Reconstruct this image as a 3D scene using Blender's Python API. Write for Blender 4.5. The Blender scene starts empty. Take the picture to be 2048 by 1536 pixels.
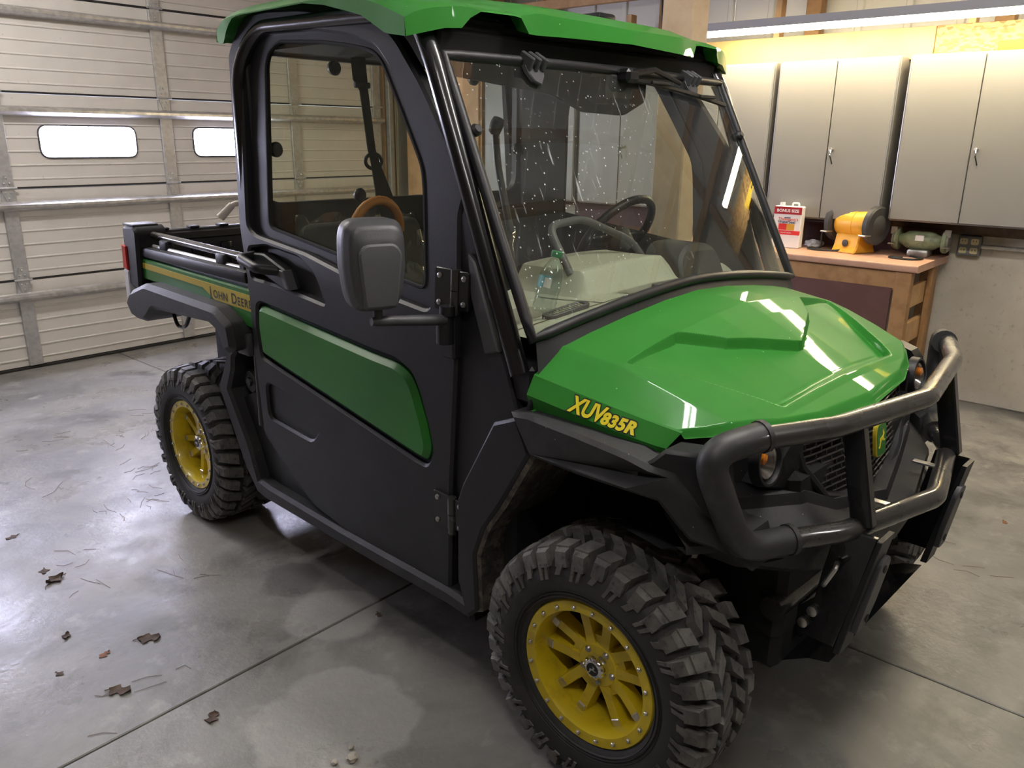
import bpy, bmesh, math, random
from mathutils import Vector, Matrix
from mathutils.geometry import tessellate_polygon

random.seed(7)
PI = math.pi
scene = bpy.context.scene
COL = scene.collection

# ------------------------------------------------------------------ camera
cam_d = bpy.data.cameras.new('camera')
cam = bpy.data.objects.new('camera', cam_d)
COL.objects.link(cam)
YAW, PIT, ROL = [math.radians(a) for a in (48.84, 17.14, 0.633)]
fw = Vector((math.sin(YAW) * math.cos(PIT), math.cos(YAW) * math.cos(PIT), -math.sin(PIT)))
rt0 = Vector((math.cos(YAW), -math.sin(YAW), 0))
up0 = rt0.cross(fw)
rt = rt0 * math.cos(ROL) + up0 * math.sin(ROL)
up = -rt0 * math.sin(ROL) + up0 * math.cos(ROL)
m = Matrix((rt, up, -fw)).transposed().to_4x4()
m.translation = Vector((0, 0, 1.5884))
cam.matrix_world = m
cam_d.sensor_width = 36
cam_d.lens = 36 * 1600 / 2048
cam_d.clip_start = 0.02
scene.camera = cam

# ------------------------------------------------------------------ world, exposure
world = bpy.data.worlds.new('world')
scene.world = world
world.use_nodes = True
bg = world.node_tree.nodes['Background']
bg.inputs[0].default_value = (0.75, 0.82, 1.0, 1)
bg.inputs[1].default_value = 1.0
scene.view_settings.view_transform = 'Standard'
scene.view_settings.look = 'None'
scene.view_settings.gamma = 1
scene.view_settings.use_curve_mapping = False
scene.view_settings.exposure = 0.68
LAMP_CEILING = 80.0      # emission strength of the bare ceiling tubes
LAMP_WALL = 42.0         # tubes over the cabinets
WINDOW_DAYLIGHT = 44.0

# ------------------------------------------------------------------ materials
MATS = {}


def pbr(name, col, rough=0.5, metal=0.0, coat=0.0, var=None, bump=None, emit=None, spec=0.5, speck=None, rvar=None):
    """var=(scale, colour2, lo, hi) noise-mixed second colour; bump=(scale, strength);
    speck=(scale, colour, size, density) small dots; rvar=(scale, rough2)"""
    mt = bpy.data.materials.new(name)
    mt.use_nodes = True
    nt = mt.node_tree
    b = nt.nodes['Principled BSDF']
    b.inputs['Roughness'].default_value = rough
    b.inputs['Metallic'].default_value = metal
    b.inputs['Specular IOR Level'].default_value = spec
    b.inputs['Coat Weight'].default_value = coat
    b.inputs['Coat Roughness'].default_value = 0.03
    tc = nt.nodes.new('ShaderNodeTexCoord')
    L = nt.links.new
    b.inputs['Base Color'].default_value = (*col, 1)
    last = None

    def mix(a, c2, fac):
        mx = nt.nodes.new('ShaderNodeMix')
        mx.data_type = 'RGBA'
        if a is None:
            mx.inputs[6].default_value = (*col, 1)
        else:
            L(a, mx.inputs[6])
        mx.inputs[7].default_value = (*c2, 1)
        L(fac, mx.inputs[0])
        return mx.outputs[2]

    def noise(scale, lo, hi, detail=6, rough_=0.6):
        n = nt.nodes.new('ShaderNodeTexNoise')
        n.inputs['Scale'].default_value = scale
        n.inputs['Detail'].default_value = detail
        n.inputs['Roughness'].default_value = rough_
        L(tc.outputs['Object'], n.inputs['Vector'])
        r = nt.nodes.new('ShaderNodeMapRange')
        r.inputs[1].default_value = lo
        r.inputs[2].default_value = hi
        L(n.outputs[0], r.inputs[0])
        return r.outputs[0]

    for v in (var if isinstance(var, list) else [var] if var else []):
        last = mix(last, v[1], noise(v[0], v[2], v[3]))
    if speck:
        vo = nt.nodes.new('ShaderNodeTexVoronoi')
        vo.inputs['Scale'].default_value = speck[0]
        L(tc.outputs['Object'], vo.inputs['Vector'])
        lt = nt.nodes.new('ShaderNodeMath'); lt.operation = 'LESS_THAN'
        L(vo.outputs['Distance'], lt.inputs[0]); lt.inputs[1].default_value = speck[2]
        sp = nt.nodes.new('ShaderNodeSeparateColor'); L(vo.outputs['Color'], sp.inputs[0])
        l2 = nt.nodes.new('ShaderNodeMath'); l2.operation = 'LESS_THAN'
        L(sp.outputs[0], l2.inputs[0]); l2.inputs[1].default_value = speck[3]
        mu = nt.nodes.new('ShaderNodeMath'); mu.operation = 'MULTIPLY'
        L(lt.outputs[0], mu.inputs[0]); L(l2.outputs[0], mu.inputs[1])
        last = mix(last, speck[1], mu.outputs[0])
    if last:
        L(last, b.inputs['Base Color'])
    if rvar:
        mr = nt.nodes.new('ShaderNodeMapRange')
        mr.inputs[3].default_value = rough
        mr.inputs[4].default_value = rvar[1]
        L(noise(rvar[0], 0.35, 0.65), mr.inputs[0])
        L(mr.outputs[0], b.inputs['Roughness'])
    if bump:
        bp = nt.nodes.new('ShaderNodeBump')
        bp.inputs['Strength'].default_value = bump[1]
        bp.inputs['Distance'].default_value = 0.002
        n = nt.nodes.new('ShaderNodeTexNoise')
        n.inputs['Scale'].default_value = bump[0]
        n.inputs['Detail'].default_value = 5
        L(tc.outputs['Object'], n.inputs['Vector'])
        L(n.outputs[0], bp.inputs['Height'])
        L(bp.outputs[0], b.inputs['Normal'])
    if emit:
        b.inputs['Emission Color'].default_value = (*emit[0], 1)
        b.inputs['Emission Strength'].default_value = emit[1]
    MATS[name] = mt
    return mt


def glass(name, tint, rough=0.0, gloss=1.0, dirt=None):
    mt = bpy.data.materials.new(name)
    mt.use_nodes = True
    nt = mt.node_tree
    nt.nodes.clear()
    L = nt.links.new
    out = nt.nodes.new('ShaderNodeOutputMaterial')
    tr = nt.nodes.new('ShaderNodeBsdfTransparent'); tr.inputs[0].default_value = (*tint, 1)
    gl = nt.nodes.new('ShaderNodeBsdfGlossy'); gl.inputs['Roughness'].default_value = rough
    lw = nt.nodes.new('ShaderNodeLayerWeight'); lw.inputs[0].default_value = 0.5
    pw = nt.nodes.new('ShaderNodeMath'); pw.operation = 'POWER'; pw.inputs[1].default_value = 5.0
    L(lw.outputs['Facing'], pw.inputs[0])
    mu = nt.nodes.new('ShaderNodeMath'); mu.operation = 'MULTIPLY_ADD'
    mu.inputs[1].default_value = 0.9 * min(1.0, gloss); mu.inputs[2].default_value = 0.045 * gloss
    L(pw.outputs[0], mu.inputs[0])
    mu.use_clamp = True
    mx = nt.nodes.new('ShaderNodeMixShader')
    L(mu.outputs[0], mx.inputs[0]); L(tr.outputs[0], mx.inputs[1]); L(gl.outputs[0], mx.inputs[2])
    fin = mx.outputs[0]
    if dirt:
        tc = nt.nodes.new('ShaderNodeTexCoord')
        def mnode(op, x, y=None, z=None):
            m_ = nt.nodes.new('ShaderNodeMath'); m_.operation = op
            for i_, q in enumerate((x, y, z)):
                if q is None:
                    continue
                if isinstance(q, (int, float)):
                    m_.inputs[i_].default_value = q
                else:
                    L(q, m_.inputs[i_])
            return m_.outputs[0]
        vo = nt.nodes.new('ShaderNodeTexVoronoi'); vo.inputs['Scale'].default_value = dirt[0]
        L(tc.outputs['Object'], vo.inputs['Vector'])
        sc_ = nt.nodes.new('ShaderNodeSeparateColor'); L(vo.outputs['Color'], sc_.inputs[0])
        dots = mnode('MULTIPLY', mnode('LESS_THAN', vo.outputs['Distance'], 0.20), mnode('LESS_THAN', sc_.outputs[0], 0.33))
        mp = nt.nodes.new('ShaderNodeMapping'); mp.inputs['Scale'].default_value = (14, 60, 5)
        mp.inputs['Rotation'].default_value = (0.30, 0.0, 0.0)
        L(tc.outputs['Object'], mp.inputs[0])
        no = nt.nodes.new('ShaderNodeTexNoise'); no.inputs['Scale'].default_value = 1.0; no.inputs['Detail'].default_value = 5
        L(mp.outputs[0], no.inputs['Vector'])
        streak = nt.nodes.new('ShaderNodeMapRange'); streak.inputs[1].default_value = 0.66; streak.inputs[2].default_value = 0.74
        L(no.outputs[0], streak.inputs[0])
        n2 = nt.nodes.new('ShaderNodeTexNoise'); n2.inputs['Scale'].default_value = 4.0; n2.inputs['Detail'].default_value = 4
        L(tc.outputs['Object'], n2.inputs['Vector'])
        cl = nt.nodes.new('ShaderNodeMapRange'); cl.inputs[1].default_value = 0.35; cl.inputs[2].default_value = 0.65
        L(n2.outputs[0], cl.inputs[0])
        sx = nt.nodes.new('ShaderNodeSeparateXYZ'); L(tc.outputs['Object'], sx.inputs[0])
        sd_ = nt.nodes.new('ShaderNodeMapRange'); sd_.inputs[1].default_value = 0.25; sd_.inputs[2].default_value = -0.30
        sd_.inputs[3].default_value = 0.06
        L(sx.outputs[1], sd_.inputs[0])
        ad = nt.nodes.new('ShaderNodeMath'); ad.operation = 'MULTIPLY_ADD'
        ad.inputs[1].default_value = dirt[1]; ad.inputs[2].default_value = dirt[2]
        L(mnode('MULTIPLY', mnode('MULTIPLY', mnode('MAXIMUM', dots, mnode('MULTIPLY', streak.outputs[0], 0.7)), cl.outputs[0]), sd_.outputs[0]), ad.inputs[0])
        df = nt.nodes.new('ShaderNodeBsdfDiffuse'); df.inputs[0].default_value = (0.75, 0.78, 0.78, 1)
        m3 = nt.nodes.new('ShaderNodeMixShader')
        L(ad.outputs[0], m3.inputs[0]); L(fin, m3.inputs[1]); L(df.outputs[0], m3.inputs[2])
        fin = m3.outputs[0]
    L(fin, out.inputs[0])
    MATS[name] = mt
    return mt


pbr('green_paint', (0.030, 0.205, 0.026), 0.55, coat=0.30, spec=0.15, speck=(55, (0.35, 0.5, 0.33), 0.10, 0.035))
pbr('green_panel', (0.022, 0.190, 0.022), 0.35, coat=0.2)
pbr('yellow_decal', (0.55, 0.42, 0.03), 0.4)
pbr('yellow_letter', (0.85, 0.72, 0.03), 0.4)
pbr('black_letter', (0.012, 0.012, 0.012), 0.5)
pbr('black_plastic', (0.012, 0.012, 0.0145), 0.42, bump=(350, 0.25), rvar=(6, 0.5))
pbr('black_dusty', (0.022, 0.022, 0.024), 0.55, bump=(200, 0.3), speck=(70, (0.30, 0.29, 0.27), 0.10, 0.10), var=(9, (0.045, 0.044, 0.042), 0.5, 0.8))
pbr('black_muddy', (0.060, 0.053, 0.044), 0.75, bump=(60, 0.6), var=[(18, (0.20, 0.17, 0.13), 0.45, 0.68), (70, (0.03, 0.03, 0.03), 0.5, 0.65)])
pbr('black_paint', (0.010, 0.010, 0.012), 0.22, coat=0.3)
pbr('black_tube', (0.035, 0.033, 0.032), 0.24, coat=0.5, rvar=(10, 0.34))
pbr('black_matte', (0.008, 0.008, 0.009), 0.75)
pbr('rubber_sleeve', (0.030, 0.030, 0.031), 0.42, rvar=(18, 0.58), var=(14, (0.06, 0.058, 0.056), 0.55, 0.75))
pbr('grey_plastic', (0.060, 0.060, 0.066), 0.45, bump=(300, 0.2))
pbr('grey_plastic_light', (0.085, 0.085, 0.092), 0.5, bump=(300, 0.2))
pbr('tire_rubber', (0.024, 0.024, 0.024), 0.62, bump=(120, 0.35), var=(10, (0.042, 0.040, 0.037), 0.48, 0.72))
pbr('tread_rubber', (0.075, 0.073, 0.070), 0.60, bump=(120, 0.4), var=[(14, (0.16, 0.15, 0.135), 0.42, 0.68), (50, (0.03, 0.03, 0.03), 0.55, 0.7)])
pbr('wheel_yellow', (0.66, 0.50, 0.016), 0.34, coat=0.3, var=(16, (0.40, 0.28, 0.02), 0.55, 0.8))
pbr('machined', (0.62, 0.60, 0.58), 0.28, metal=0.9)
pbr('chrome', (0.8, 0.8, 0.82), 0.08, metal=1.0)
pbr('steel_grey', (0.45, 0.44, 0.42), 0.35, metal=0.9)
pbr('red_lens', (0.55, 0.02, 0.02), 0.15, coat=0.5)
pbr('white_lens', (0.75, 0.75, 0.78), 0.15, coat=0.5)
pbr('amber_lens', (0.9, 0.28, 0.02), 0.12, coat=0.6)
pbr('lamp_reflector', (0.42, 0.40, 0.39), 0.16, metal=0.9)
pbr('dash_plastic', (0.40, 0.41, 0.33), 0.55, bump=(250, 0.15))
pbr('dash_mid', (0.22, 0.22, 0.18), 0.6)
pbr('dash_dark', (0.030, 0.028, 0.026), 0.6)
pbr('seat_cloth', (0.035, 0.036, 0.036), 0.8)
pbr('belt_web', (0.012, 0.012, 0.012), 0.8)
pbr('door_steel', (0.68, 0.65, 0.61), 0.45, rvar=(3, 0.55), var=[(2.0, (0.60, 0.575, 0.54), 0.45, 0.7), (25, (0.36, 0.32, 0.28), 0.66, 0.80)])
pbr('galvanised', (0.55, 0.55, 0.55), 0.42, metal=0.55, var=(30, (0.45, 0.45, 0.45), 0.4, 0.6))
pbr('galvanised_bright', (0.72, 0.71, 0.68), 0.30, metal=0.7, var=(18, (0.55, 0.54, 0.52), 0.4, 0.6))
pbr('joint_dark', (0.02, 0.018, 0.016), 0.8)
pbr('daylight_pane', (0.9, 0.9, 0.9), 0.2, emit=((0.74, 0.74, 1.0), WINDOW_DAYLIGHT))
pbr('tube_ceiling', (0.9, 0.9, 0.9), 0.3, emit=((1.0, 0.96, 0.90), LAMP_CEILING))
pbr('tube_soft', (0.9, 0.9, 0.9), 0.3, emit=((1.0, 0.97, 0.93), LAMP_CEILING * 0.42))
pbr('tube_wall', (0.9, 0.9, 0.9), 0.3, emit=((1.0, 0.84, 0.55), LAMP_WALL))
pbr('lamp_housing', (0.42, 0.42, 0.45), 0.45)
pbr('concrete_wall', (0.54, 0.49, 0.405), 0.85, bump=(40, 0.5), var=[(3, (0.62, 0.57, 0.48), 0.4, 0.65), (28, (0.38, 0.33, 0.26), 0.58, 0.78)], speck=(22, (0.20, 0.17, 0.13), 0.12, 0.22))
pbr('sheet_metal', (0.62, 0.60, 0.53), 0.45)
pbr('wall_board', (0.16, 0.12, 0.085), 0.7, var=(6, (0.11, 0.08, 0.055), 0.4, 0.65))
pbr('ceiling_sheet', (0.74, 0.75, 0.74), 0.4)
pbr('wood_light', (0.50, 0.31, 0.15), 0.6, var=(9, (0.40, 0.23, 0.10), 0.4, 0.65), bump=(60, 0.2))
pbr('wood_post', (0.55, 0.41, 0.28), 0.6, var=(7, (0.46, 0.33, 0.21), 0.4, 0.65))
pbr('wood_frame', (0.36, 0.20, 0.085), 0.6, var=(14, (0.26, 0.135, 0.05), 0.45, 0.7))
pbr('wood_dark', (0.13, 0.085, 0.045), 0.7, var=(12, (0.07, 0.045, 0.025), 0.4, 0.65))
pbr('wood_rafter', (0.36, 0.22, 0.11), 0.65, var=(8, (0.26, 0.15, 0.07), 0.4, 0.65))
pbr('cabinet_paint', (0.24, 0.23, 0.21), 0.38, rvar=(12, 0.48), bump=(160, 0.15), var=[(30, (0.30, 0.26, 0.21), 0.70, 0.82)])
pbr('benchtop', (0.52, 0.31, 0.22), 0.45, var=(6, (0.44, 0.25, 0.17), 0.45, 0.7))
pbr('hardboard', (0.105, 0.045, 0.038), 0.6, var=(7, (0.135, 0.065, 0.055), 0.5, 0.8))
pbr('tool_yellow', (0.72, 0.36, 0.025), 0.4)
pbr('tool_green', (0.22, 0.26, 0.15), 0.45, var=(30, (0.12, 0.13, 0.09), 0.5, 0.7))
pbr('tool_dark', (0.035, 0.035, 0.036), 0.5)
pbr('can_white', (0.78, 0.77, 0.76), 0.35)
pbr('can_red', (0.38, 0.02, 0.03), 0.4)
pbr('can_scarlet', (0.65, 0.04, 0.04), 0.4)
pbr('can_gold', (0.60, 0.32, 0.04), 0.4)
pbr('can_navy', (0.03, 0.05, 0.12), 0.4)
pbr('white_plastic', (0.78, 0.70, 0.62), 0.4)
pbr('outlet_grey', (0.20, 0.21, 0.22), 0.45, metal=0.3)
pbr('outlet_cream', (0.62, 0.55, 0.34), 0.4)
pbr('level_yellow', (0.85, 0.62, 0.02), 0.4)
pbr('cord_black', (0.012, 0.012, 0.012), 0.5)
pbr('cord_brown', (0.22, 0.13, 0.06), 0.6)
pbr('leaf_brown', (0.085, 0.055, 0.04), 0.8, var=(30, (0.15, 0.10, 0.07), 0.4, 0.7))
pbr('leaf_rust', (0.26, 0.10, 0.045), 0.75, var=(30, (0.17, 0.08, 0.04), 0.4, 0.7))
pbr('needle_brown', (0.24, 0.16, 0.115), 0.7)
pbr('pebble', (0.40, 0.36, 0.31), 0.85)
pbr('bottle_green', (0.01, 0.26, 0.07), 0.35)
pbr('bottle_label', (0.20, 0.55, 0.68), 0.4)
pbr('paper_white', (0.75, 0.75, 0.75), 0.6)
pbr('strap_orange', (0.45, 0.17, 0.03), 0.6)
pbr('rope_cream', (0.62, 0.58, 0.42), 0.7)
glass('windshield_glass', (0.90, 0.94, 0.86), gloss=2.4, dirt=(85, 0.75, 0.012))
glass('side_glass', (0.972, 0.985, 0.925), gloss=0.5, dirt=(120, 0.12, 0.004))
glass('clear_plastic', (0.90, 0.95, 0.95), 0.05, gloss=2.5)
glass('film_plastic', (0.80, 0.83, 0.82), 0.08, gloss=3.0, dirt=(30, 0.10, 0.06))
glass('lens_clear', (0.95, 0.95, 0.95), 0.02, gloss=1.0)


def osb_mat():
    mt = pbr('osb', (0.40, 0.27, 0.09), 0.6)
    nt = mt.node_tree; L = nt.links.new
    b = nt.nodes['Principled BSDF']
    tc = nt.nodes.new('ShaderNodeTexCoord')
    vo = nt.nodes.new('ShaderNodeTexVoronoi'); vo.inputs['Scale'].default_value = 62
    mp = nt.nodes.new('ShaderNodeMapping'); mp.inputs['Scale'].default_value = (1, 0.6, 1.4)
    L(tc.outputs['Object'], mp.inputs[0]); L(mp.outputs[0], vo.inputs['Vector'])
    sp = nt.nodes.new('ShaderNodeSeparateColor'); L(vo.outputs['Color'], sp.inputs[0])
    cr = nt.nodes.new('ShaderNodeValToRGB')
    cr.color_ramp.elements[0].color = (0.25, 0.13, 0.04, 1); cr.color_ramp.elements[0].position = 0.2
    cr.color_ramp.elements[1].color = (0.46, 0.32, 0.12, 1); cr.color_ramp.elements[1].position = 0.6
    L(sp.outputs[0], cr.inputs[0]); L(cr.outputs[0], b.inputs['Base Color'])


osb_mat()
pbr('plywood', (0.47, 0.33, 0.125), 0.55, var=[(5, (0.42, 0.28, 0.10), 0.45, 0.7), (40, (0.25, 0.14, 0.05), 0.70, 0.78)])


STAINS_AND_LIGHT = [(3.21, 0.25, 0.07, (0.15, 0.145, 0.135, 1)), (3.05, 0.02, 0.13, (0.17, 0.165, 0.15, 1)), (3.12, 0.16, 0.04, (0.16, 0.155, 0.14, 1)), (1.42, 2.05, 0.16, (0.42, 0.41, 0.38, 1)), (1.1, 1.62, 0.22, (0.40, 0.39, 0.36, 1)), (1.45, 2.35, 0.12, (0.10, 0.10, 0.10, 1))]  # dark stains, plus pale patches that put lamplight into the floor colour


def floor_mat():
    mt = pbr('concrete_floor', (0.3, 0.3, 0.28), 0.45)
    nt = mt.node_tree; L = nt.links.new
    b = nt.nodes['Principled BSDF']
    ge = nt.nodes.new('ShaderNodeNewGeometry')
    pos = ge.outputs['Position']

    def noise(scale, lo, hi, d=8, r=0.62, dist=0.0):
        n = nt.nodes.new('ShaderNodeTexNoise')
        n.inputs['Scale'].default_value = scale; n.inputs['Detail'].default_value = d
        n.inputs['Roughness'].default_value = r; n.inputs['Distortion'].default_value = dist
        L(pos, n.inputs['Vector'])
        m_ = nt.nodes.new('ShaderNodeMapRange')
        m_.inputs[1].default_value = lo; m_.inputs[2].default_value = hi
        L(n.outputs[0], m_.inputs[0])
        return m_.outputs[0]

    def mix(a, c, f):
        mx = nt.nodes.new('ShaderNodeMix'); mx.data_type = 'RGBA'
        if isinstance(a, tuple):
            mx.inputs[6].default_value = a
        else:
            L(a, mx.inputs[6])
        mx.inputs[7].default_value = c
        L(f, mx.inputs[0])
        return mx.outputs[2]
    c = mix((0.195, 0.190, 0.178, 1), (0.315, 0.303, 0.273, 1), noise(1.1, 0.42, 0.64, dist=0.6))
    c = mix(c, (0.118, 0.116, 0.110, 1), noise(2.3, 0.52, 0.68, dist=0.4))
    c = mix(c, (0.37, 0.357, 0.325, 1), noise(7, 0.57, 0.76))
    c = mix(c, (0.17, 0.165, 0.155, 1), noise(30, 0.66, 0.80))
    nz = nt.nodes.new('ShaderNodeTexNoise'); nz.inputs['Scale'].default_value = 6.0; nz.inputs['Detail'].default_value = 3
    L(pos, nz.inputs['Vector'])
    off = nt.nodes.new('ShaderNodeVectorMath'); off.operation = 'MULTIPLY_ADD'
    off.inputs[1].default_value = (0.16, 0.16, 0); L(nz.outputs['Color'], off.inputs[0]); L(pos, off.inputs[2])
    for (sx_, sy_, sr_, col_) in STAINS_AND_LIGHT:
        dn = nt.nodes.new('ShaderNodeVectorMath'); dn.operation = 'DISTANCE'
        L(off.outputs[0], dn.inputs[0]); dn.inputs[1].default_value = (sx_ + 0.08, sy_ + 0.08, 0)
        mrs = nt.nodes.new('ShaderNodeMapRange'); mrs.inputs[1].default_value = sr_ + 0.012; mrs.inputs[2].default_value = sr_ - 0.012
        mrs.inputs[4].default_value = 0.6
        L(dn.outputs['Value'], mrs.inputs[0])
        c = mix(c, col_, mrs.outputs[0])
    L(c, b.inputs['Base Color'])
    mr = nt.nodes.new('ShaderNodeMapRange'); mr.inputs[3].default_value = 0.22; mr.inputs[4].default_value = 0.50
    L(noise(2.6, 0.35, 0.66), mr.inputs[0]); L(mr.outputs[0], b.inputs['Roughness'])
    bp = nt.nodes.new('ShaderNodeBump'); bp.inputs['Strength'].default_value = 0.35; bp.inputs['Distance'].default_value = 0.004
    L(noise(22, 0.2, 0.8), bp.inputs['Height']); L(bp.outputs[0], b.inputs['Normal'])


floor_mat()


# ------------------------------------------------------------------ mesh helpers
class MB:
    def __init__(s):
        s.v = []; s.f = []

    def add(s, vs, fs):
        o = len(s.v)
        s.v += [tuple(p) for p in vs]
        s.f += [tuple(i + o for i in f) for f in fs]
        return s

    def box(s, c, d, bev=0.0, rot=None, seg=1):
        bm = bmesh.new()
        bmesh.ops.create_cube(bm, size=1)
        bmesh.ops.scale(bm, vec=d, verts=bm.verts)
        if bev:
            bmesh.ops.bevel(bm, geom=bm.edges[:], offset=bev, segments=seg, profile=0.5, affect='EDGES')
        if rot is not None:
            bmesh.ops.transform(bm, matrix=rot.to_4x4(), verts=bm.verts)
        bmesh.ops.translate(bm, vec=c, verts=bm.verts)
        s.from_bm(bm)
        return s

    def from_bm(s, bm):
        bm.verts.index_update()
        s.add([v.co[:] for v in bm.verts], [[v.index for v in f.verts] for f in bm.faces])
        bm.free()

    def tube(s, path, r, n=10, cap=True, closed=False):
        P = [Vector(p) for p in path]
        N = len(P)
        rings = []
        prev = None
        for i in range(N):
            if closed:
                t = (P[(i + 1) % N] - P[i - 1]).normalized()
            else:
                t = (P[min(i + 1, N - 1)] - P[max(i - 1, 0)]).normalized()
            if prev is None:
                a = Vector((0, 0, 1)) if abs(t.z) < 0.9 else Vector((1, 0, 0))
                nrm = (a - t * a.dot(t)).normalized()
            else:
                nrm = (prev - t * prev.dot(t)).normalized()
            prev = nrm
            bn = t.cross(nrm)
            rr = r[i] if isinstance(r, (list, tuple)) else r
            rings.append([P[i] + (nrm * math.cos(2 * PI * k / n) + bn * math.sin(2 * PI * k / n)) * rr for k in range(n)])
        vs = [p for ring in rings for p in ring]
        fs = []
        for i in range(N if closed else N - 1):
            j = (i + 1) % N
            for k in range(n):
                k2 = (k + 1) % n
                fs.append((i * n + k, j * n + k, j * n + k2, i * n + k2))
        if cap and not closed:
            fs.append(tuple(range(n - 1, -1, -1)))
            fs.append(tuple((N - 1) * n + k for k in range(n)))
        s.add(vs, fs)
        return s

    def lathe(s, prof, n=32, mat=None, close=False, cap=True):
        """prof: (r, h) pairs about local axis Z; mat maps to place"""
        vs = []; fs = []
        for r, h in prof:
            for k in range(n):
                a = 2 * PI * k / n
                p = Vector((r * math.cos(a), r * math.sin(a), h))
                vs.append(mat @ p if mat else p)
        m_ = len(prof)
        for i in range(m_ if close else m_ - 1):
            j = (i + 1) % m_
            for k in range(n):
                k2 = (k + 1) % n
                fs.append((i * n + k, i * n + k2, j * n + k2, j * n + k))
        if not close and cap:
            if prof[0][0] > 1e-6:
                fs.append(tuple(range(n - 1, -1, -1)))
            if prof[-1][0] > 1e-6:
                fs.append(tuple((m_ - 1) * n + k for k in range(n)))
        s.add(vs, fs)
        return s

    def grid(s, fn, nu, nv):
        vs = [fn(i / nu, j / nv) for i in range(nu + 1) for j in range(nv + 1)]
        fs = []
        for i in range(nu):
            for j in range(nv):
                a = i * (nv + 1) + j
                fs.append((a, a + 1, a + nv + 2, a + nv + 1))
        s.add(vs, fs)
        return s

    def prism(s, loops, d0, d1, mp, ch=0.0):
        """loops: [outer, hole...] of 2D points; d0 outer depth (chamfered face), d1 back; mp(u, v, d) -> 3D"""
        loops = [clean(l) for l in loops]
        loops = [l if (area(l) > 0) == (i == 0) else l[::-1] for i, l in enumerate(loops)]
        sg = 1 if d1 > d0 else -1
        layers = [[(l, d1)] for l in loops]
        for i, l in enumerate(loops):
            if ch:
                layers[i].append((l, d0 + sg * ch))
                layers[i].append((inset(l, ch), d0))
            else:
                layers[i].append((l, d0))
        vs = []; fs = []
        base = {}
        for i, ly in enumerate(layers):
            for k, (l, d) in enumerate(ly):
                base[(i, k)] = len(vs)
                vs += [mp(u, v, d) for u, v in l]
            n = len(ly[0][0])
            for k in range(len(ly) - 1):
                for a in range(n):
                    b = (a + 1) % n
                    fs.append((base[(i, k)] + a, base[(i, k)] + b, base[(i, k + 1)] + b, base[(i, k + 1)] + a))
        for k in (0, -1):
            kk = 0 if k == 0 else len(layers[0]) - 1
            ls = [ly[kk][0] for ly in layers]
            tri = tessellate_polygon([[Vector((u, v, 0)) for u, v in l] for l in ls])
            idx = [base[(i, kk)] + a for i, l in enumerate(ls) for a in range(len(l))]
            for t in tri:
                fs.append(tuple(idx[q] for q in t))
        s.add(vs, fs)
        return s

    def mesh(s, name, smooth=35):
        me = bpy.data.meshes.new(name)
        me.from_pydata(s.v, [], s.f)
        bm = bmesh.new(); bm.from_mesh(me)
        bmesh.ops.recalc_face_normals(bm, faces=bm.faces)
        bm.to_mesh(me); bm.free()
        if smooth:
            me.shade_smooth()
            me.set_sharp_from_angle(angle=math.radians(smooth))
        return me

    def build(s, name, mat, parent=None, smooth=35):
        me = s.mesh(name, smooth)
        me.materials.append(MATS[mat])
        return link(name, me, parent)


def link(name, me, parent=None):
    o = bpy.data.objects.new(name, me)
    COL.objects.link(o)
    o.parent = parent
    return o


def area(l):
    return sum(l[i][0] * l[(i + 1) % len(l)][1] - l[(i + 1) % len(l)][0] * l[i][1] for i in range(len(l))) / 2


def clean(l):
    out = []
    for p in l:
        if not out or math.hypot(p[0] - out[-1][0], p[1] - out[-1][1]) > 1e-5:
            out.append(p)
    return out


def inset(l, d):
    """offset a loop towards its solid side (left of travel for ccw outer, cw holes)"""
    n = len(l); out = []
    for i in range(n):
        p0, p1, p2 = Vector(l[i - 1]), Vector(l[i]), Vector(l[(i + 1) % n])
        a = (p1 - p0).normalized(); b = (p2 - p1).normalized()
        na = Vector((-a.y, a.x)); nb = Vector((-b.y, b.x))
        q = na + nb
        if q.length < 1e-6:
            q = na
        q.normalize()
        k = d / max(0.5, q.dot(na))
        out.append((p1.x + q.x * k, p1.y + q.y * k))
    return out


def grow(l, d):
    l2 = l if area(l) > 0 else l[::-1]
    return inset(l2, -d)


def rounded(l, r, seg=4):
    """round the corners of a 2D or 3D loop; r may be per-vertex"""
    n = len(l); out = []
    for i in range(n):
        p0, p1, p2 = Vector(l[i - 1]), Vector(l[i]), Vector(l[(i + 1) % n])
        rr = r[i] if isinstance(r, (list, tuple)) else r
        a = p0 - p1; b = p2 - p1
        t = min(rr, a.length * 0.45, b.length * 0.45)
        if t < 1e-4:
            out.append(tuple(p1)); continue
        q0 = p1 + a.normalized() * t; q2 = p1 + b.normalized() * t
        for k in range(seg + 1):
            u = k / seg
            out.append(tuple(q0 * (1 - u) ** 2 + p1 * 2 * u * (1 - u) + q2 * u * u))
    return out


def bend(path, r, seg=6):
    """open path with rounded inner corners"""
    P = [Vector(p) for p in path]
    out = [P[0]]
    for i in range(1, len(P) - 1):
        a = P[i - 1] - P[i]; b = P[i + 1] - P[i]
        t = min(r, a.length * 0.48, b.length * 0.48)
        q0 = P[i] + a.normalized() * t; q2 = P[i] + b.normalized() * t
        for k in range(seg + 1):
            u = k / seg
            out.append(q0 * (1 - u) ** 2 + P[i] * 2 * u * (1 - u) + q2 * u * u)
    out.append(P[-1])
    return out


def interp(x, tab):
    if x <= tab[0][0]:
        return tab[0][1]
    for (a, b), (c, d) in zip(tab, tab[1:]):
        if x <= c:
            return b + (d - b) * (x - a) / (c - a)
    return tab[-1][1]


def sstep(a, b, x):
    t = max(0.0, min(1.0, (x - a) / (b - a)))
    return t * t * (3 - 2 * t)


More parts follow.
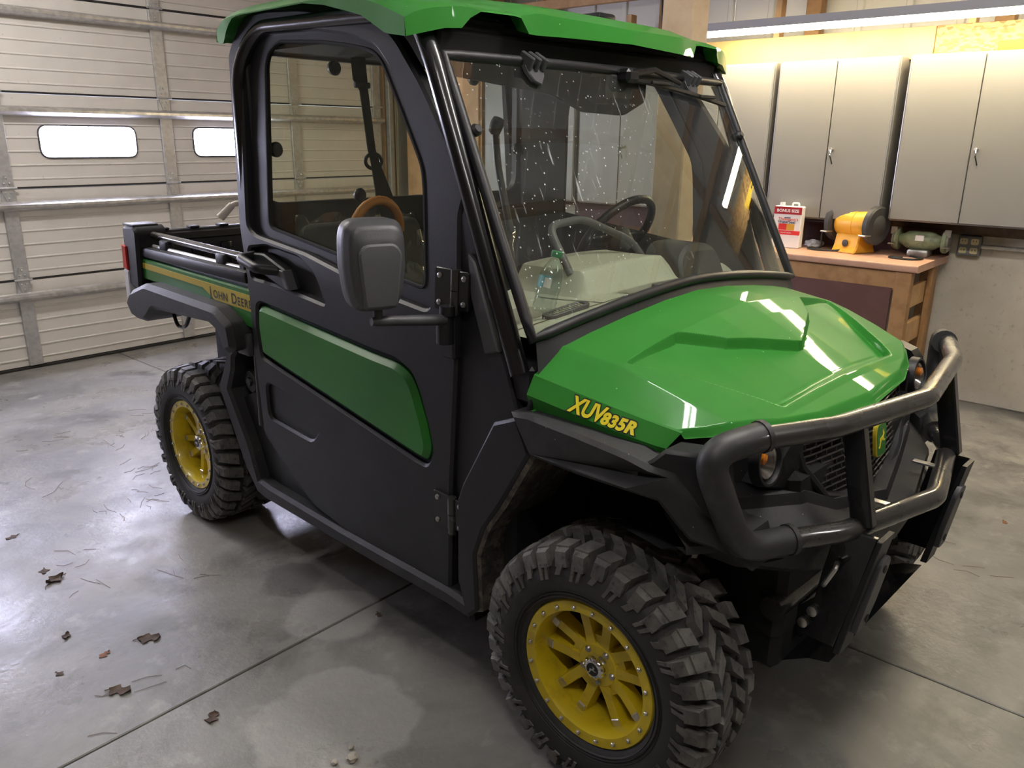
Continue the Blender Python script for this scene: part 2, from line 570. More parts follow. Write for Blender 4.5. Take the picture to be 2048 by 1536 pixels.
def empty(name, loc=(0, 0, 0), rz=0.0, parent=None):
    o = bpy.data.objects.new(name, None)
    COL.objects.link(o)
    o.location = loc
    o.rotation_euler = (0, 0, rz)
    o.parent = parent
    o.empty_display_size = 0.1
    return o


def tag(o, label, cat, group=None, kind=None):
    o['label'] = label
    o['category'] = cat
    if group:
        o['group'] = group
    if kind:
        o['kind'] = kind
    return o


def structure(o, label=None):
    o['kind'] = 'structure'
    if label:
        o['label'] = label
    return o


def copy_tree(o, parent=None):
    c = o.copy()
    COL.objects.link(c)
    c.parent = parent
    for ch in list(o.children):
        copy_tree(ch, c)
    return c


def adopt(o, parent):
    o.parent = parent
    o.matrix_parent_inverse = Matrix.LocRotScale(parent.location, parent.rotation_euler, parent.scale).inverted()
    return o


def text_mesh(txt, size, mp, extr=0.0006, shear=0.0, bold=0.0, space=1.0, width=1.0):
    cu = bpy.data.curves.new('lettering', 'FONT')
    cu.body = txt; cu.size = size; cu.shear = shear; cu.offset = bold; cu.space_character = space
    cu.resolution_u = 3
    ob = bpy.data.objects.new('lettering', cu)
    COL.objects.link(ob)
    bpy.context.view_layer.update()
    dg = bpy.context.evaluated_depsgraph_get()
    me = bpy.data.meshes.new_from_object(ob.evaluated_get(dg))
    bpy.data.objects.remove(ob); bpy.data.curves.remove(cu)
    b = MB()
    b.add([mp(v.co.x * width, v.co.y, extr) for v in me.vertices], [list(p.vertices) for p in me.polygons])
    bpy.data.meshes.remove(me)
    return b


DEER = [(-.95, -.70), (-.72, -.62), (-.55, -.25), (-.62, .02), (-.40, .22), (.05, .25), (.30, .42), (.28, .62), (.10, .95), (.28, .80), (.36, .66), (.48, 1.0), (.52, .68),
        (.78, .56), (.76, .46), (.55, .42), (.52, .15), (.60, -.08), (.98, -.12), (.95, -.24), (.48, -.26), (.36, -.10), (-.10, -.12), (-.32, -.30), (-.50, -.78), (-.86, -.84)]

# ================================================================== THE ROOM
XL, XR, YB, YF, ZC = -3.2, 5.57, 6.09, -4.0, 3.55
DX0, DX1, DTOP = -0.40, 5.06, 3.05          # overhead door opening

# floor: slabs with saw-cut joints between them
fl = MB().box(((XL + XR) / 2, (YB + YF) / 2, -0.06), (XR - XL + 0.6, YB - YF + 0.6, 0.06)).build('floor', 'joint_dark', smooth=0)
structure(fl, 'grey stained concrete slab floor')
xs = [XL - 0.2, -0.6, 2.44, XR + 0.1]
ys = [YF - 0.2, -1.0, 2.0, YB + 0.25]
for i in range(3):
    for j in range(3):
        g = 0.0035
        x0, x1, y0, y1 = xs[i] + g, xs[i + 1] - g, ys[j] + g, ys[j + 1] - g
        b = MB().box(((x0 + x1) / 2, (y0 + y1) / 2, -0.015), (x1 - x0, y1 - y0, 0.03), bev=0.003)
        b.build('slab', 'concrete_floor', fl, smooth=0)

# back wall around the overhead door
w = MB()
w.box(((XL + DX0) / 2, YB + 0.10, ZC / 2), (DX0 - XL, 0.10, ZC))
w.box(((DX1 + XR + .2) / 2, YB + 0.10, ZC / 2), (XR + .2 - DX1, 0.10, ZC))
w.box(((DX0 + DX1) / 2, YB + 0.10, (DTOP + ZC) / 2), (DX1 - DX0, 0.10, ZC - DTOP))
wb = structure(w.build('wall_back', 'sheet_metal', smooth=0), 'pale metal sheeted wall around the overhead door')
for x in (DX1 + 0.12, DX0 - 0.12):
    MB().box((x, YB + 0.02, DTOP / 2), (0.14, 0.05, DTOP), bev=0.004).build('jamb', 'wood_light', wb)
MB().box(((DX0 + DX1) / 2, YB + 0.02, DTOP + 0.12), (DX1 - DX0 + 0.5, 0.05, 0.2), bev=0.004).build('header', 'wood_light', wb)

# overhead sectional door
dr = structure(empty('door_1', ((DX0 + DX1) / 2, YB, 0)), 'sectional steel overhead door with small windows')
dw = DX1 - DX0
prof = [(0.010, 0.004), (0.0, 0.006)]
z = 0.05
for k in range(5):
    prof += [(0.0, z), (-0.006, z + 0.004), (-0.006, z + 0.010), (0.0, z + 0.014)]
    z += 0.088
prof += [(0.0, 0.478), (-0.014, 0.484), (-0.014, 0.496), (0.0, 0.502), (-0.004, 0.560), (-0.004, 0.596), (0.010, 0.598)]
sec = MB()
n = len(prof)
sec.add([(sx * dw / 2, p[0], p[1]) for sx in (-1, 1) for p in prof] + [(sx * dw / 2, 0.045, zz) for sx in (-1, 1) for zz in (0.004, 0.598)],
        [(i, i + 1, n + i + 1, n + i) for i in range(n - 1)] + [(2 * n, 2 * n + 1, 2 * n + 3, 2 * n + 2), (0, n, 2 * n + 2, 2 * n), (n - 1, 2 * n - 1, 2 * n + 3, 2 * n + 1)])
sec_me = sec.mesh('panel', 30); sec_me.materials.append(MATS['door_steel'])
strut_b = MB()
sp_ = [(-0.012, -0.030), (-0.018, -0.022), (-0.055, -0.014), (-0.062, -0.006), (-0.062, 0.010), (-0.052, 0.018), (-0.018, 0.022), (-0.012, 0.030)]
ns = len(sp_)
strut_b.add([(sx * dw / 2, a, b) for sx in (-1, 1) for a, b in sp_], [(i, i + 1, ns + i + 1, ns + i) for i in range(ns - 1)] + [tuple(range(ns)), tuple(range(2 * ns - 1, ns - 1, -1)), (0, ns - 1, 2 * ns - 1, ns)])
strut_me = strut_b.mesh('strut', 30); strut_me.materials.append(MATS['galvanised_bright'])
stile_b = MB().box((0, -0.012, 0.302), (0.088, 0.024, 0.588), bev=0.003)
stile_me = stile_b.mesh('stile'); stile_me.materials.append(MATS['galvanised'])
hin = MB()
hx = [(-0.034, 0.0), (-0.034, 0.030), (-0.014, 0.085), (0.014, 0.085), (0.034, 0.030), (0.034, 0.0)]
for sg in (1, -1):
    hin.prism([[(x, sg * z_) for x, z_ in hx]], -0.031, -0.024, lambda u, v, d: (u, d, v))
    for bx_, bz in ((0, 0.066), (-0.016, 0.03), (0.016, 0.03)):
        hin.lathe([(0.0, 0.008), (0.006, 0.006), (0.008, 0)], 8, Matrix.Translation((bx_, -0.031, sg * bz)) @ Matrix.Rotation(PI / 2, 4, 'X'))
hin.tube([(-0.055, -0.036, 0), (0.055, -0.036, 0)], 0.008, 8)
hin_me = hin.mesh('hinge'); hin_me.materials.append(MATS['galvanised'])
cxd = (DX0 + DX1) / 2
stiles = [-0.35, 0.74, 1.87, 3.0, 4.13, 5.01]
for i in range(5):
    zb = 0.018 + 0.6065 * i
    o = link('panel', sec_me, dr); o.location = (0, 0, zb)
    for x in stiles:
        o = link('stile', stile_me, dr); o.location = (x - cxd, 0, zb)
        if i:
            o = link('hinge', hin_me, dr); o.location = (x - cxd, 0, zb + 0.001)
    o = link('strut', strut_me, dr); o.location = (0, -0.012, zb + 0.490)
for i in range(4):
    MB().box((0, 0.012, 0.018 + 0.6065 * (i + 1)), (dw, 0.03, 0.012)).build('joint_seal', 'joint_dark', dr, smooth=0)
MB().box((0, 0.012, 0.009), (dw, 0.05, 0.018), bev=0.003).build('bottom_seal', 'joint_dark', dr)
wl = rounded([(-.32, -.10), (.32, -.10), (.32, .10), (-.32, .10)], 0.055, 6)
wf = MB().prism([grow(wl, 0.012), wl], -0.010, 0.03, lambda u, v, d: (u, d, v), 0.003)
wf_me = wf.mesh('window_frame'); wf_me.materials.append(MATS['grey_plastic'])
wp = MB().prism([grow(wl, 0.003)], -0.007, 0.0, lambda u, v, d: (u, d, v))
wp_me = wp.mesh('window_pane', 0); wp_me.materials.append(MATS['daylight_pane'])
for x in (0.25, 1.345, 2.442, 3.535):
    o = link('window_frame', wf_me, dr); o.location = (x - cxd, 0, 1.527)
    o = link('window_pane', wp_me, dr); o.location = (x - cxd, 0, 1.527)
# vertical track and pull ropes at the right end of the door
tk = MB()
tk.box((5.13 - cxd, -0.06, 1.55), (0.05, 0.05, 3.1), bev=0.004)
tk.build('track', 'galvanised', dr)
for q in (0.0, 0.035):
    MB().tube([(5.20 - cxd + q, -0.05, 2.9), (5.205 - cxd + q * .6, -0.055, 1.6), (5.21 - cxd + q * .3, -0.05, 1.0)], 0.005, 6).build('pull_rope', 'rope_cream', dr)

# right wall: concrete stem wall, sheet metal above between studs
cw = MB().box((XR + 0.12, (YB + YF) / 2, 0.53), (0.24, YB - YF + 0.3, 1.06), bev=0.01)
wr = structure(cw.build('wall_right', 'concrete_wall'), 'poured concrete stem wall under pale metal sheeting')
y = YF
sh = MB().box((0, 0, 0), (0.02, 0.30, ZC - 1.06)).box((-0.014, -0.15, 0), (0.02, 0.05, ZC - 1.06), bev=0.008)
sh_me = sh.mesh('metal_sheet', 30); sh_me.materials.append(MATS['sheet_metal'])
while y < YB:
    o = link('metal_sheet', sh_me, wr); o.location = (XR + 0.14, y + 0.15, (ZC + 1.06) / 2)
    y += 0.302
for k in range(9):
    MB().box((XR + 0.055, -3.3 + k * 1.12, (ZC + 1.1) / 2), (0.09, 0.10, ZC - 1.1), bev=0.004).build('stud', 'wood_frame', wr)
for zg in (1.085, 2.62, 3.05):
    MB().box((XR - 0.012, (YB + YF) / 2, zg), (0.045, YB - YF, 0.075), bev=0.004).build('girt', 'wood_dark' if zg < 2 else 'wood_light', wr)

# yellow sheet boards over the cabinets
tr = structure(MB().box((5.37, 3.75, 2.14), (0.018, 4.55, 0.175), bev=0.002).build('trim_1', 'plywood'), 'yellow plywood board running above the grey cabinets')
MB().box((5.37, 0.79, 2.14), (0.018, 1.36, 0.175), bev=0.002).build('board', 'osb', tr)
for yy in (0.35, 1.30, 2.45, 3.6):
    MB().box((5.42, yy, 2.25), (0.07, 0.04, 0.42), bev=0.002).build('cleat', 'wood_light', tr)

wl_ = structure(MB().box((XL - 0.06, (YB + YF) / 2, ZC / 2), (0.12, YB - YF + 0.3, ZC)).build('wall_left', 'wall_board', smooth=0), 'brown boarded side wall')
wf_ = structure(MB().box(((XL + XR) / 2, YF - 0.06, ZC / 2), (XR - XL + 0.5, 0.12, ZC)).build('wall_front', 'wall_board', smooth=0), 'brown boarded end wall')
for k in range(6):
    MB().box((XL + 0.05, -3.2 + k * 1.7, ZC / 2), (0.1, 0.12, ZC), bev=0.004).build('stud', 'wood_rafter', wl_)
    MB().box((-2.4 + k * 1.5, YF + 0.05, ZC / 2), (0.12, 0.1, ZC), bev=0.004).build('stud', 'wood_rafter', wf_)
ce = structure(MB().box(((XL + XR) / 2, (YB + YF) / 2, ZC + 0.05), (XR - XL + 0.6, YB - YF + 0.6, 0.1)).build('ceiling', 'ceiling_sheet', smooth=0), 'metal sheeted roof on wooden purlins')
for k in range(29):
    MB().box((XL + 0.15 + k * 0.30, (YB + YF) / 2, ZC - 0.004), (0.04, YB - YF, 0.016), bev=0.005).build('sheet_rib', 'ceiling_sheet', ce)
for k in range(15):
    MB().box(((XL + XR) / 2, YF + 0.35 + k * 0.68, ZC - 0.05), (XR - XL, 0.045, 0.10), bev=0.004).build('purlin', 'wood_rafter', ce)
for k in range(4):
    MB().box((-2.0 + k * 2.3, (YB + YF) / 2, ZC - 0.20), (0.075, YB - YF, 0.20), bev=0.004).build('rafter', 'wood_rafter', ce)

# ------------------------------------------------------------------ light fixtures
def strip_light(loc, length, rz, tube_mat, label, chain, wide=False):
    t = empty('strip_light', loc, rz)
    tag(t, label, 'light fixture')
    k_ = 1.0 if wide else 0.30
    hp = [(-0.075, -0.015), (-0.055, 0.035), (0.055, 0.035), (0.075, -0.015), (0.07, -0.016), (0.05, 0.010), (-0.05, 0.010), (-0.07, -0.016)]
    MB().prism([hp], -length / 2, length / 2, lambda u, v, d: (u * k_, d, v + 0.034)).build('housing', 'lamp_housing', t)
    for sx in (-0.032, 0.032):
        MB().tube([(sx, -length / 2 + 0.03, 0.012), (sx, length / 2 - 0.03, 0.012)], 0.018, 12).build('tube', tube_mat, t)
    for sy in (-1, 1):
        MB().box((0, sy * (length / 2 - 0.015), 0.015), (0.12, 0.03, 0.045), bev=0.004).build('lamp_holder', 'lamp_housing', t)
        MB().tube([(0, sy * (length / 2 - 0.25), 0.06), (0, sy * (length / 2 - 0.25), 0.06 + chain)], 0.004, 6).build('chain', 'steel_grey', t)
    return t


strip_light((5.06, 1.62, 2.228), 2.44, 0, 'tube_wall', 'long grey fluorescent strip light hanging above the grey cabinets', ZC - 2.32, True)
strip_light((2.10, 0.42, 3.02), 1.22, 0, 'tube_ceiling', 'fluorescent strip light hanging over the hood of the green vehicle', ZC - 3.1)
strip_light((0.0, 0.15, 3.02), 1.22, 0, 'tube_soft', 'fluorescent strip light hanging over the open floor beside the vehicle', ZC - 3.1)
strip_light((2.6, -1.9, 3.02), 1.22, 0, 'tube_soft', 'added fill strip light out of view over the floor in front of the vehicle', ZC - 3.1)  # added fill lamp, unseen; no fixture is known in front of the vehicle
strip_light((1.2, 4.5, 3.12), 1.22, PI / 2, 'tube_ceiling', 'fluorescent strip light hanging in front of the overhead door', ZC - 3.2)

# ------------------------------------------------------------------ wooden post with cables
pt = MB().box((0, 0, ZC / 2), (0.14, 0.15, ZC - 0.004), bev=0.006).build('wooden_post', 'wood_post')
pt.location = (3.32, 1.93, 0.002)
tag(pt, 'bare square timber post standing close behind the green vehicle', 'post')
cb = MB().tube(bend([(3.42, 2.12, 2.75), (3.40, 2.06, 2.48), (3.38, 2.10, 2.33), (3.38, 2.08, 2.12), (3.30, 2.012, 1.9)], 0.1), 0.008, 8)
tag(cb.build('power_cable', 'cord_black'), 'black cable looping down beside the timber post', 'cable')
jb = empty('junction_box', (5.50, 3.62, 2.30))
MB().box((0, 0, 0), (0.09, 0.12, 0.13), bev=0.006).build('body', 'outlet_grey', jb)
MB().box((-0.048, 0, 0), (0.006, 0.10, 0.11), bev=0.002).build('cover', 'cabinet_paint', jb)
tag(jb, 'small grey junction box on the wall above the cabinets', 'electrical box')


# ------------------------------------------------------------------ wall cabinets
def cabinet(y0, y1, z0, z1, label, handle_z):
    t = empty('wall_cabinet', (5.22, (y0 + y1) / 2, z0))
    wd, h = y1 - y0, z1 - z0
    MB().box((0.165, 0, h / 2), (0.30, wd, h), bev=0.004).build('body', 'cabinet_paint', t)
    for s in (-1, 1):
        dwid = wd / 2 - 0.012
        d = MB().box((0.004, s * (dwid / 2 + 0.003), h / 2), (0.022, dwid, h - 0.02), bev=0.003).build('door', 'cabinet_paint', t)
        MB().tube([(0.0, s * (dwid + 0.006), 0.012), (0.0, s * (dwid + 0.006), h - 0.012)], 0.006, 6).build('piano_hinge', 'steel_grey', d)
        if s == -1:
            MB().lathe([(0.0, 0.028), (0.010, 0.024), (0.013, 0.012), (0.011, 0.0)], 12, Matrix.Translation((-0.007, -0.03, handle_z)) @ Matrix.Rotation(-PI / 2, 4, 'Y')).build('knob', 'steel_grey', d)
            MB().tube(bend([(-0.03, -0.03, handle_z - 0.004), (-0.045, -0.034, handle_z - 0.03), (-0.035, -0.05, handle_z - 0.085)], 0.02), 0.005, 8).build('handle', 'chrome', d)
    tag(t, label, 'cabinet', 'grey wall cabinets above the workbench')


cabinet(0.77, 1.545, 1.13, 2.065, 'grey steel two-door cabinet above the grey outlet box on the wall', 0.42)
cabinet(1.60, 2.325, 1.105, 2.065, 'grey steel two-door cabinet with scratched doors above the yellow bench grinder', 0.43)
cabinet(2.36, 3.10, 1.10, 2.065, 'grey steel cabinet next to the one with scratched doors, partly behind the vehicle', 0.43)
cabinet(3.14, 3.90, 1.10, 2.065, 'grey steel cabinet seen through the far side window of the vehicle', 0.43)
cabinet(3.94, 4.90, 1.10, 2.065, 'grey steel cabinet seen through the rear window of the vehicle', 0.43)
pp = MB().box((5.36, 5.42, 1.452), (0.28, 0.96, 2.9), bev=0.004).build('wooden_locker', 'wood_light')
MB().box((5.21, 5.42, 1.452), (0.02, 0.92, 2.8), bev=0.004).build('panel', 'wood_light', pp)
tag(pp, 'tall plain wooden locker in the corner beyond the cabinets', 'locker')

lv = empty('spirit_level', (5.30, 0.87, 2.066))
MB().box((0, 0, 0.028), (0.024, 0.52, 0.052), bev=0.003).build('body', 'level_yellow', lv)
MB().box((-0.012, 0.0, 0.03), (0.006, 0.10, 0.012), bev=0.001).build('lettering_strip', 'black_letter', lv)
MB().tube([(0, -0.14, 0.054), (0, -0.10, 0.054)], 0.006, 8).build('vial', 'clear_plastic', lv)
tag(lv, 'bright yellow spirit level lying on top of the grey cabinet', 'tool')

# ------------------------------------------------------------------ workbench
wbn = empty('workbench', (4.90, 1.25, 0))
BL = 2.9   # bench length
tp = MB().prism([rounded([(0, 0.875), (0.63, 0.875), (0.63, 0.917), (0, 0.917)], [0.012, 0.003, 0.003, 0.012], 3)], 0.0, BL, lambda u, v, d: (u, d, v))
tp.build('worktop', 'benchtop', wbn)
MB().box((0.635, BL / 2, 0.99), (0.012, BL, 0.16), bev=0.002).build('splashback', 'hardboard', wbn)
MB().box((0.045, BL / 2 + 0.02, 0.815), (0.04, BL - 0.06, 0.11), bev=0.004).build('front_rail', 'wood_frame', wbn)
MB().box((0.045, BL / 2 + 0.02, 0.40), (0.04, BL - 0.06, 0.11), bev=0.004).build('front_rail', 'wood_frame', wbn)
MB().box((0.020, BL / 2 + 0.03, 0.63), (0.012, BL - 0.20, 0.29), bev=0.001).build('front_panel', 'hardboard', wbn)
for yy in (0.075, BL - 0.075):
    for xx in (0.045, 0.55):
        MB().box((xx, yy, 0.4365), (0.06 if xx < .3 else 0.045, 0.09, 0.871), bev=0.004).build('leg', 'wood_frame', wbn)
for zz, xx in ((0.72, 0.30), (0.50, 0.30), (0.28, 0.30)):
    MB().box((xx, 0.055, zz), (0.46, 0.03, 0.13), bev=0.003).build('side_board', 'wood_light', wbn)
MB().box((0.40, 0.022, 0.46), (0.06, 0.03, 0.82), bev=0.003).build('side_post', 'wood_frame', wbn)
tag(wbn, 'wooden workbench with reddish brown top and dark panel under the cabinets', 'workbench')
ZT = 0.9175


def wheel_guard(b, c, r, wdt, axis_rot):
    b.lathe([(0.0, -wdt / 2), (r * 0.9, -wdt / 2), (r, -wdt / 2 + 0.008), (r, wdt / 2 - 0.008), (r * 0.9, wdt / 2), (0.0, wdt / 2)], 28, Matrix.Translation(c) @ axis_rot)


# yellow bench grinder
gy = empty('bench_grinder', (5.25, 1.735, ZT), math.radians(-20))
gy.scale = (1.14, 1.14, 1.2)
RX = Matrix.Rotation(PI / 2, 4, 'X')
MB().prism([rounded([(-.09, 0), (.09, 0), (.07, .03), (.055, .10), (-.055, .10), (-.07, .03)], 0.012)], -0.075, 0.075, lambda u, v, d: (u, d, v), 0.006).build('base', 'tool_yellow', gy)
MB().lathe([(0.045, -0.105), (0.062, -0.10), (0.070, -0.085), (0.070, -0.02), (0.073, -0.018), (0.073, 0.018), (0.070, 0.02), (0.070, 0.085), (0.062, 0.10), (0.045, 0.105)], 32, Matrix.Translation((0, 0, 0.145)) @ RX).build('motor', 'tool_yellow', gy)
for s in (-1, 1):
    g = MB()
    wheel_guard(g, (0, s * 0.125, 0.148), 0.098, 0.042, RX)
    go = g.build('wheel_guard', 'tool_dark', gy)
    MB().lathe([(0.0, 0.016), (0.03, 0.013), (0.052, 0.0)], 24, Matrix.Translation((0, s * 0.146, 0.148)) @ Matrix.Rotation(-s * PI / 2, 4, 'X')).build('cover', 'tool_dark', go)
    MB().box((-0.085, s * 0.125, 0.10), (0.05, 0.045, 0.008), bev=0.002).build('tool_rest', 'steel_grey', go)
MB().lathe([(0.018, 0), (0.018, 0.006), (0.010, 0.008), (0, 0.008)], 14, Matrix.Translation((-0.072, 0.0, 0.05)) @ Matrix.Rotation(-PI / 2, 4, 'Y')).build('switch', 'tool_dark', gy)
tag(gy, 'yellow bench grinder with black wheel guards on the workbench', 'bench grinder')
# green bench grinder
gg = empty('bench_grinder', (5.36, 1.375, ZT), math.radians(2))
MB().box((0, 0, 0.022), (0.13, 0.12, 0.044), bev=0.012, seg=2).build('base', 'steel_grey', gg)
MB().lathe([(0.030, -0.12), (0.036, -0.10), (0.052, -0.075), (0.056, -0.05), (0.056, 0.05), (0.052, 0.075), (0.036, 0.10), (0.030, 0.12)], 28, Matrix.Translation((0, 0, 0.095)) @ RX).build('motor', 'tool_green', gg)
MB().box((-0.052, 0.0, 0.112), (0.01, 0.05, 0.034), bev=0.002).build('name_plate', 'can_white', gg)
for s in (-1, 1):
    g = MB(); wheel_guard(g, (0, s * 0.135, 0.098), 0.070, 0.03, RX)
    go = g.build('wheel_guard', 'tool_green', gg)
    g = MB(); wheel_guard(g, (-0.006, s * 0.153, 0.098), 0.060, 0.014, RX); g.build('grinding_wheel', 'steel_grey', go)
    MB().box((-0.05, s * 0.15, 0.15), (0.006, 0.035, 0.045), bev=0.001).build('eye_shield', 'steel_grey', go)
    MB().box((-0.065, s * 0.15, 0.07), (0.04, 0.04, 0.007), bev=0.001).build('tool_rest', 'steel_grey', go)
tag(gg, 'old green bench grinder with bare grey wheels on the workbench', 'bench grinder')
cd = MB().tube(bend([(5.22, 1.72, ZT + 0.045), (5.17, 1.80, ZT + 0.007), (5.13, 1.95, ZT + 0.007), (5.2, 2.02, ZT + 0.007), (5.25, 1.93, ZT + 0.007), (5.22, 1.94, ZT + 0.09), (5.27, 1.90, ZT + 0.21), (5.36, 1.84, ZT + 0.23)], 0.06), 0.006, 8)
adopt(cd.build('power_cord', 'cord_black'), gy)
cd2 = MB().tube(bend([(5.27, 1.40, ZT + 0.006), (5.22, 1.30, ZT + 0.006), (5.12, 1.33, ZT + 0.006), (5.10, 1.44, ZT + 0.006), (5.15, 1.50, ZT + 0.006), (5.19, 1.42, ZT + 0.006)], 0.05), 0.006, 8)
adopt(cd2.build('power_cord', 'cord_black'), gg)

# stain tin
cn = empty('metal_can', (5.16, 2.135, ZT), math.radians(6))
CW, CH, CD = 0.178, 0.265, 0.075   # y width, height, x depth
MB().box((0, 0, CH / 2), (CD, CW, CH), bev=0.006).build('body', 'can_white', cn)
fx = -CD / 2 - 0.0008


def can_patch(y0, y1, z0, z1, mt):
    MB().box((fx, (y0 + y1) / 2, (z0 + z1) / 2), (0.0012, y1 - y0, z1 - z0)).build('print_patch', mt, cn, smooth=0)


can_patch(-.088, .088, .215, .262, 'can_red')
can_patch(-.088, .088, .085, .112, 'can_scarlet')
can_patch(0.0, .052, .115, .155, 'can_scarlet')
can_patch(-.050, 0.0, .115, .155, 'can_gold')
can_patch(-.020, .020, .190, .196, 'can_navy')


def canmap(y0, z0):
    return lambda x, yv, d: (fx - 0.0008 - d, y0 - x, z0 + yv)


text_mesh('BONUS SIZE', 0.026, canmap(.072, .229), bold=0.0008).build('lettering', 'can_white', cn, 0)
text_mesh('Thompson\'s', 0.026, canmap(.058, .176), bold=0.0004).build('lettering', 'can_scarlet', cn, 0)
text_mesh('WaterSeal', 0.026, canmap(.058, .158), bold=0.0006).build('lettering', 'can_navy', cn, 0)
text_mesh('wood sealer', 0.014, canmap(.035, .095)).build('lettering', 'can_white', cn, 0)
MB().tube([(0, 0.05, CH), (0, 0.05, CH + 0.022)], 0.016, 14).build('cap', 'can_white', cn)
MB().tube(bend([(0, -0.015, CH), (0, -0.015, CH + 0.02), (0, -0.055, CH + 0.02), (0, -0.055, CH)], 0.012), 0.006, 8).build('carry_handle', 'can_white', cn)
tag(cn, 'white and red rectangular metal tin marked BONUS SIZE on the workbench', 'tin can')
bk = MB().box((0, 0, 0.075), (0.10, 0.13, 0.15), bev=0.004).build('wood_block', 'wood_light')
bk.location = (5.40, 2.19, ZT + 0.0005); bk.rotation_euler = (0, 0, 0.2)
tag(bk, 'square block of light wood behind the red and white tin', 'wood block')


def crumple(seed, r, h):
    rnd = random.Random(seed)
    bm = bmesh.new()
    bmesh.ops.create_icosphere(bm, subdivisions=3, radius=r)
    for v in bm.verts:
        v.co *= 0.75 + 0.5 * rnd.random()
        v.co.z = max(v.co.z * h, -r * h * 0.5)
    zmin = min(v.co.z for v in bm.verts)
    for v in bm.verts:
        v.co.z -= zmin
    b = MB(); b.from_bm(bm)
    return b


rg = crumple(3, 0.055, 0.5).build('rag', 'paper_white')
rg.location = (5.36, 2.03, ZT + 0.0005)
tag(rg, 'crumpled white rag beside the tin on the workbench', 'rag')

# outlet box and conduit on the concrete wall
ob = empty('outlet_box', (XR, 1.145, 0.985))
MB().box((-0.026, 0, 0), (0.05, 0.125, 0.12), bev=0.006).build('body', 'outlet_grey', ob)
for sy in (-1, 1):
    for sz in (-1, 1):
        so = MB().prism([rounded([(-.021, -.018), (.021, -.018), (.021, .018), (-.021, .018)], 0.010)], -0.055, -0.050, lambda u, v, d, sy=sy, sz=sz: (d, u + sy * 0.03, v + sz * 0.027)).build('socket', 'outlet_cream', ob)
        for q in (-1, 1):
            MB().box((-0.0555, sy * 0.03 + q * 0.008, sz * 0.027 + 0.004), (0.002, 0.003, 0.010)).build('slot', 'black_letter', so, smooth=0)
tag(ob, 'grey metal outlet box with four cream sockets on the concrete wall', 'outlet')
cp = MB().tube([(XR - 0.022, 1.083, 0.985), (XR - 0.022, -1.4, 0.985)], 0.0135, 12).build('conduit_pipe', 'galvanised_bright')
tag(cp, 'galvanised conduit pipe running along the concrete wall from the outlet box', 'pipe')

# ================================================================== THE UTILITY VEHICLE
# vehicle frame: x forward, y to its left, z up; origin on the floor under the front axle
VEH = empty('utility_vehicle', (2.1144, 0.9126, 0.0), math.atan2(-math.cos(-0.0487), math.sin(-0.0487)))
tag(VEH, 'green and black enclosed utility vehicle with yellow wheels parked in the garage', 'utility vehicle')
WB = 2.135


def ylean(z):
    return 0.70 - max(0.0, z - 1.15) * 0.055


def side(s):
    """2D side profile (x, z) and depth d outward from the door skin -> 3D on side s (-1 right, +1 left)"""
    return lambda u, v, d: (u, s * (ylean(v) + d), v)


def flat(s, y):
    return lambda u, v, d: (u, s * (y + d), v)


